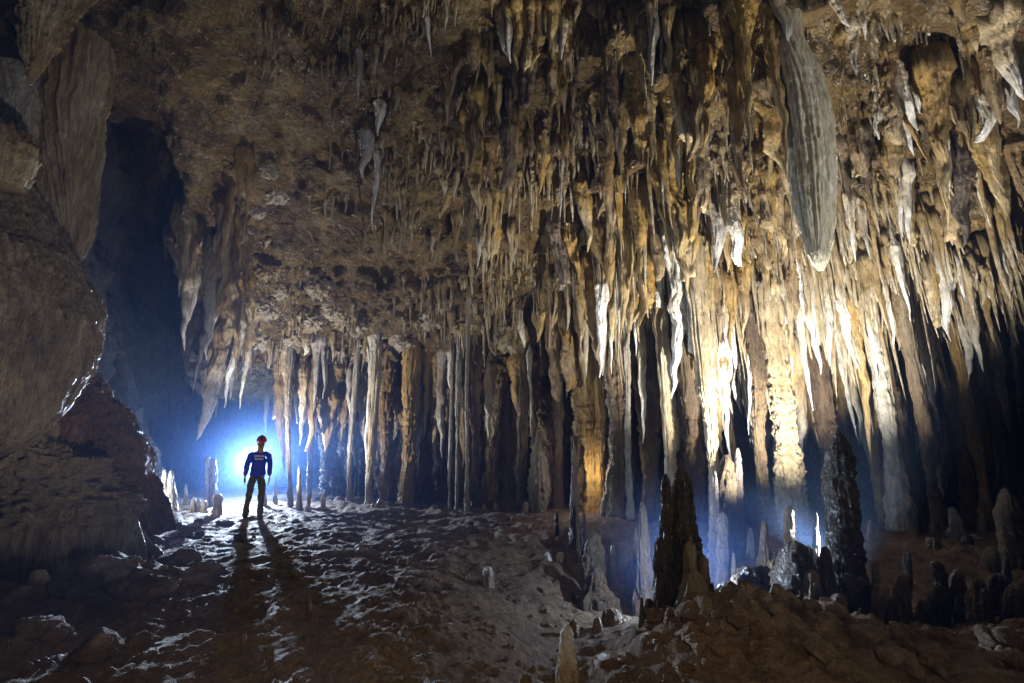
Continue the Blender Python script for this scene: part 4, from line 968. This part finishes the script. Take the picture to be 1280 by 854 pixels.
def skin_mesh(name, verts, edges, radii, mat, parent, sub=2):
    me = bpy.data.meshes.new(name); me.from_pydata([Vector(v) for v in verts], edges, [])
    o = link(name, me, None, None)
    md = o.modifiers.new('skin', 'SKIN'); md.use_smooth_shade = True; md.branch_smoothing = .4
    for i, r in enumerate(radii):
        sv = me.skin_vertices[0].data[i]; sv.radius = (r if isinstance(r, tuple) else (r, r)); sv.use_root = (i == 0)
    s = o.modifiers.new('sub', 'SUBSURF'); s.levels = s.render_levels = sub
    dg = bpy.context.evaluated_depsgraph_get(); dg.update()
    m2 = bpy.data.meshes.new_from_object(o.evaluated_get(dg)); m2.name = name
    bpy.data.objects.remove(o)
    m2.polygons.foreach_set('use_smooth', np.full(len(m2.polygons), True))
    m2.materials.clear()
    return link(name, m2, mat, parent)

# person faces +Y; camera sees the back (-Y)
J = dict(pel=(0, 0, .96), waist=(0, -.005, 1.08), chest=(0, -.02, 1.27), upch=(0, -.015, 1.40), neck=(0, .0, 1.50), jaw=(0, .035, 1.58), head=(0, .03, 1.68))
def arm(s): return [(s * .10, -.01, 1.415), (s * .185, -.01, 1.395), (s * .232, -.04, 1.14), (s * .243, .01, .92), (s * .244, .02, .87)]
def leg(s): return [(s * .09, 0, .90), (s * .122, .01, .50), (s * .142, -.02, .10)]
# continuous body
bv = [J['pel'], J['waist'], J['chest'], J['upch'], J['neck'], J['jaw'], J['head'], (0, .03, 1.74)]
br = [(.15, .10), (.13, .095), (.16, .11), (.13, .09), .055, .07, .088, .05]
be = [(i, i + 1) for i in range(7)]
for s in (-1, 1):
    a = arm(s); i = len(bv); bv += a; br += [.06, .055, .042, .032, .034]; be += [(3, i)] + [(i + k, i + k + 1) for k in range(4)]
    l_ = leg(s); i = len(bv); bv += l_ + [(s * .148, .10, .05)]; br += [.088, .06, .045, .04]; be += [(0, i)] + [(i + k, i + k + 1) for k in range(3)]
skin_mesh('body', bv, be, br, MP['skin'], per)
# shirt
sv = [(0, 0, .86), (0, 0, .98), J['waist'], J['chest'], J['upch'], (0, .0, 1.47)]; sr = [(.17, .125), (.178, .13), (.17, .125), (.19, .135), (.165, .115), (.075, .07)]; se = [(0, 1), (1, 2), (2, 3), (3, 4), (4, 5)]
for s in (-1, 1):
    a = arm(s); i = len(sv); sv += [a[0], a[1], a[2], (s * .242, .008, .92)]; sr += [.085, .082, .066, .054]; se += [(4, i), (i, i + 1), (i + 1, i + 2), (i + 2, i + 3)]
shirt = skin_mesh('shirt', sv, se, sr, MP['shirt'], per, 3)
# trousers
tv = [(0, 0, 1.06), (0, 0, .94)]; tr = [(.16, .115), (.172, .128)]; te = [(0, 1)]
for s in (-1, 1):
    l_ = leg(s); i = len(tv); tv += [l_[0], (s * .108, .005, .70), l_[1], (s * .135, -.01, .28), (s * .143, -.02, .05)]; tr += [.108, .088, .074, .068, .075]; te += [(1, i)] + [(i + k, i + k + 1) for k in range(4)]
trs = skin_mesh('trousers', tv, te, tr, MP['trousers'], per, 3)
# gloved hands: palm plus four unequal bent fingers and a thumb, one skin each
for s in (-1, 1):
    wv = [(s * .243, .01, .90), (s * .245, .022, .84), (s * .245, .03, .805)]; wr = [.036, (.03, .045), (.026, .045)]; we = [(0, 1), (1, 2)]
    for k, (dy, ln) in enumerate(((.032, .075), (.011, .085), (-.011, .08), (-.03, .06))):
        i = len(wv); y = .03 + dy
        wv += [(s * .245, y, .785), (s * .239, y + .004, .785 - ln * .5), (s * .223, y + .008, .785 - ln)]; wr += [.0105, .0095, .008]
        we += [(2, i), (i, i + 1), (i + 1, i + 2)]
    i = len(wv); wv += [(s * .239, .065, .83), (s * .227, .088, .79), (s * .22, .09, .765)]; wr += [.013, .0115, .0095]; we += [(1, i), (i, i + 1), (i + 1, i + 2)]
    skin_mesh('glove', wv, we, wr, MP['glove'], per)
    bt = skin_mesh('boot', [(s * .143, -.025, .17), (s * .144, -.025, .06), (s * .148, .06, .05), (s * .154, .16, .04)], [(0, 1), (1, 2), (2, 3)], [.066, .06, .052, .043], MP['boot'], per)
def folds(o, amt, sc):
    me = o.data; n = len(me.vertices)
    co = np.zeros(n * 3, np.float32); me.vertices.foreach_get('co', co); co = co.reshape(-1, 3)
    no = np.array([v.normal[:] for v in me.vertices])
    d = amt * (ridged(co * np.array(sc), 3) - .55) * 2
    co = co + no * d[:, None]
    me.vertices.foreach_set('co', co.astype(np.float32).ravel()); me.update()
folds(shirt, .016, (7, 7, 4)); folds(trs, .016, (8, 8, 5))
# face details on the far side, hair, helmet
hd = skin_mesh('nose', [(0, .115, 1.66), (0, .135, 1.635)], [(0, 1)], [.012, .016], MP['skin'], per, 1)
for s in (-1, 1):
    skin_mesh('ear', [(s * .088, .03, 1.67), (s * .094, .022, 1.64)], [(0, 1)], [(.008, .022), (.008, .018)], MP['skin'], per, 1)
    e = skin_mesh('eye', [(s * .032, .103, 1.675), (s * .032, .106, 1.672)], [(0, 1)], [.011, .011], MP['print'], per, 1)
skin_mesh('mouth', [(-.022, .113, 1.60), (0, .118, 1.598), (.022, .113, 1.60)], [(0, 1), (1, 2)], [.006, .008, .006], plain('lips', (.4, .15, .12), .5), per, 1)
skin_mesh('hair', [(0, -.03, 1.70), (0, -.062, 1.62), (0, -.07, 1.54)], [(0, 1), (1, 2)], [(.085, .06), (.075, .04), (.05, .02)], MP['hair'], per)
# helmet: lathe dome with brim, a dark centre strap and rear ribs
def dome(name, r, z0, h, mat, parent, brim=.012, seg=40, off=(0, .025)):
    prof_ = [(r + brim, -.012), (r + brim, 0), (r, .012)] + [(r * math.cos(a), .012 + h * math.sin(a)) for a in np.linspace(.12, 1.55, 12)]
    v = []
    for (rad, z) in prof_:
        for k in range(seg):
            a = 2 * math.pi * k / seg
            v.append((off[0] + rad * math.cos(a) * .92, off[1] + rad * math.sin(a) * 1.12, z0 + z))
    q = grid_faces(len(prof_), seg, True)
    return link(name, mesh_np(name, np.array(v), q), mat, parent)
helmet = dome('helmet', .118, 1.70, .125, MP['helmet'], per)
band = []
for (w, rr_) in ((-.022, .126), (.022, .126)):
    pass
bandv, nb_ = [], 18
for a in np.linspace(-.15, math.pi + .15, nb_):
    for w in (-.028, .028):
        bandv.append((w, .025 - math.cos(a) * .137, 1.712 + math.sin(a) * .128))
bv_ = np.array(bandv)
bq = grid_faces(nb_, 2)
bo = link('strap', mesh_np('strap', bv_, bq), MP['strap'], helmet)
sd = bo.modifiers.new('thick', 'SOLIDIFY'); sd.thickness = .006; sd.offset = 0
hl = skin_mesh('headlamp', [(0, .155, 1.76), (0, .185, 1.76)], [(0, 1)], [.024, .024], MP['strap'], helmet, 1)
# chin strap
skin_mesh('chin_strap', [(-.092, .02, 1.70), (-.075, .05, 1.60), (0, .085, 1.555), (.075, .05, 1.60), (.092, .02, 1.70)], [(0, 1), (1, 2), (2, 3), (3, 4)], [.006] * 5, MP['strap'], helmet, 1)
# lettering on the back, laid on the cloth
shirt_bvh = BVHTree.FromPolygons([v.co.copy() for v in shirt.data.vertices], [tuple(f.vertices) for f in shirt.data.polygons])
def letters(txt, z, size):
    cu = bpy.data.curves.new('lettering', 'FONT'); cu.body = txt; cu.size = size; cu.align_x = 'CENTER'; cu.extrude = .0015; cu.offset = .0016
    o = link('lettering', None) if False else bpy.data.objects.new('lettering', cu); C.objects.link(o)
    dg = bpy.context.evaluated_depsgraph_get(); dg.update()
    me = bpy.data.meshes.new_from_object(o.evaluated_get(dg)); bpy.data.objects.remove(o)
    for v in me.vertices:
        x, h, dpt = v.co.x, v.co.y, v.co.z
        hit = shirt_bvh.ray_cast(Vector((x, -1, z + h)), Vector((0, 1, 0)))
        yy = hit[0].y if hit[0] else -.13
        v.co = (x, yy - .004 - dpt, z + h)
    me.materials.clear()
    return link('lettering', me, MP['print'], shirt)
letters('ESPELEO', 1.345, .055)
letters('Bambui', 1.285, .055)

# ------------------------------------------------------------------ lamps and added fills
def lamp(name, loc, power, col, size=.08, spot=None, target=None, blend=.6):
    d_ = bpy.data.lights.new(name, 'SPOT' if spot else 'POINT'); d_.energy = power; d_.color = col; d_.shadow_soft_size = size
    o = bpy.data.objects.new(name, d_); C.objects.link(o); o.location = loc
    if spot:
        d_.spot_size = R(spot); d_.spot_blend = blend
        o.rotation_euler = (Vector(target) - Vector(loc)).to_track_quat('-Z', 'Y').to_euler()
    return o
COOL, NEU, WARM = (.80, .89, 1.0), (1, .96, .88), (1, .84, .62)
vd = Vector((base.x, base.y, 0)).normalized()
LD = 4.6
lpos = Vector((base.x + vd.x * LD, base.y + vd.y * LD, base.z + 1.08)) + Vector((-.20, 0, 0))
lamp('caver_backlight', lpos, 800, (.50, .71, 1.0), .06)
lamp('backlight_extra_beam', lpos - vd * .05, 8500, (.66, .8, 1.0), .06, spot=110, target=(-1.0, 3.2, .55), blend=1)  # extra beam beside the backlight, added to carry the leg shadows forward
lamp('cleft_floor_lamp', at(172, 600, 10.8), 110, (.9, .94, 1), .06)
lamp('fringe_fill', at(272, 632, 11.45), 2200, (1, .95, .86), .04, spot=115, target=(-3.6, 12.6, 6.0), blend=.6)  # added lamp hidden by a stalagmite, brightens fringe and roof lip
lamp('hollow_lamp', at(862, 712, 6.3), 230, (.60, .77, 1), .05)
lamp('crest_fill', at(1160, 765, 6.9), 5200, (1, .95, .84), .06, spot=95, target=(8.4, 9.8, 6.8), blend=.6)  # unseen second ledge lamp, added to spread light to the right edge
lamp('ledge_lamp', at(1060, 735, 6.9), 7500, (1, .96, .86), .06, spot=104, target=(5.2, 9.6, 8.2), blend=.7)
lamp('niche_lamp', at(735, 590, 11.3), 30, WARM, .06)
lamp('cleft_lamp', at(150, 540, 9.4), 900, (1, .9, .7), .06, spot=75, target=(-5.2, 5.4, 5.0), blend=.8)
lamp('left_wall_lamp', (-.4, 2.0, .1), 950, (1, .93, .82), .05, spot=60, target=(-6.3, 6.3, 4.3), blend=.7)
lamp('roof_fill', (4.2, .2, .6), 390, (1, .90, .68), .06, spot=105, target=(2.4, 8.5, 7.0), blend=.9)  # unseen warm fill added low on the right to light the roof
lamp('caver_fill', (-.4, .1, 1.9), 650, (1, .97, .92), .1, spot=13, target=(base.x, base.y, base.z + 1.15), blend=1)  # fill spot added near the camera to lift the caver's back
lamp('floor_fill', (.3, -.6, 2.4), 270, (1, .80, .56), .12, spot=100, target=(-.3, 4.6, 0), blend=.9)  # unseen warm fill added above the camera for the near floor
lamp('side_lamp', (-4.6, 1.0, .8), 330, COOL, .05, spot=100, target=(.5, 9, 9.5), blend=.8)
lamp('right_lamp', (9.5, 2.0, 2.0), 1900, (.97, .97, 1), .05, spot=82, target=(4.6, 5.9, 6.6), blend=.9)

# air: thin mist
hz_v = [(x, y, z) for x in (-17.5, 19.5) for y in (-4.5, 24) for z in (-4, 21)]
me = bpy.data.meshes.new('haze'); me.from_pydata(hz_v, [], [(0, 1, 3, 2), (4, 6, 7, 5), (0, 4, 5, 1), (2, 3, 7, 6), (0, 2, 6, 4), (1, 5, 7, 3)])
hz = link('haze', me); hz['kind'] = 'stuff'; hz['label'] = 'thin blue mist filling the cave air'; hz['category'] = 'haze'
m, nt, N, L = nodes('mist'); out = N.new('ShaderNodeOutputMaterial'); pv = N.new('ShaderNodeVolumePrincipled')
pv.inputs['Density'].default_value = .0026; pv.inputs['Color'].default_value = (.26, .46, 1, 1); pv.inputs['Anisotropy'].default_value = .5
L.new(pv.outputs[0], out.inputs['Volume']); me.materials.append(m)

def glow_mist(name, loc, size, dens, label):  # denser mist added round a lamp to strengthen its glow
    bm = bmesh.new(); bmesh.ops.create_icosphere(bm, subdivisions=3, radius=1)
    me = bpy.data.meshes.new(name); bm.to_mesh(me); bm.free()
    o = link(name, me, None, None, loc); o.scale = size
    o['kind'] = 'stuff'; o['label'] = label; o['category'] = 'mist'
    m, nt, N, L = nodes(name); out = N.new('ShaderNodeOutputMaterial'); pv = N.new('ShaderNodeVolumePrincipled')
    tc = N.new('ShaderNodeTexCoord'); ln = N.new('ShaderNodeVectorMath'); ln.operation = 'LENGTH'; L.new(tc.outputs['Object'], ln.inputs[0])
    mr = N.new('ShaderNodeMapRange'); mr.interpolation_type = 'SMOOTHSTEP'
    mr.inputs[1].default_value = 0; mr.inputs[2].default_value = 1; mr.inputs[3].default_value = dens; mr.inputs[4].default_value = 0
    nz = N.new('ShaderNodeTexNoise'); nz.inputs['Scale'].default_value = 2.2; nz.inputs['Detail'].default_value = 3; L.new(tc.outputs['Object'], nz.inputs['Vector'])
    n2 = N.new('ShaderNodeMapRange'); n2.inputs[1].default_value = .3; n2.inputs[2].default_value = .7; n2.inputs[3].default_value = .35; n2.inputs[4].default_value = 1.5; L.new(nz.outputs[0], n2.inputs[0])
    mu = N.new('ShaderNodeMath'); mu.operation = 'MULTIPLY'; L.new(ln.outputs['Value'], mr.inputs[0]); L.new(mr.outputs[0], mu.inputs[0]); L.new(n2.outputs[0], mu.inputs[1]); L.new(mu.outputs[0], pv.inputs['Density'])
    pv.inputs['Color'].default_value = (.22, .42, 1, 1); pv.inputs['Anisotropy'].default_value = .0
    L.new(pv.outputs[0], out.inputs['Volume']); me.materials.append(m)
glow_mist('glow_mist', (lpos.x, lpos.y, 1.5), (7.0, 3.6, 2.8), .12, 'added blue mist thickening the glow behind the caver')
glow_mist('glow_mist', Vector(at(872, 690, 7.2)), (2.0, 1.2, 1.4), .16, 'added blue mist thickening the glow behind the big black stalagmite')

# ------------------------------------------------------------------ world and render
w = bpy.data.worlds.new('World'); S.world = w; w.use_nodes = True
w.node_tree.nodes['Background'].inputs[0].default_value = (.0, .0, .0, 1); w.node_tree.nodes['Background'].inputs[1].default_value = 0.0
S.view_settings.view_transform = 'Standard'; S.view_settings.look = 'None'; S.view_settings.exposure = 0; S.view_settings.gamma = 1
cy = S.cycles
cy.use_denoising = True
cy.max_bounces = 5; cy.diffuse_bounces = 3; cy.glossy_bounces = 2; cy.volume_bounces = 0
cy.sample_clamp_indirect = 3.0
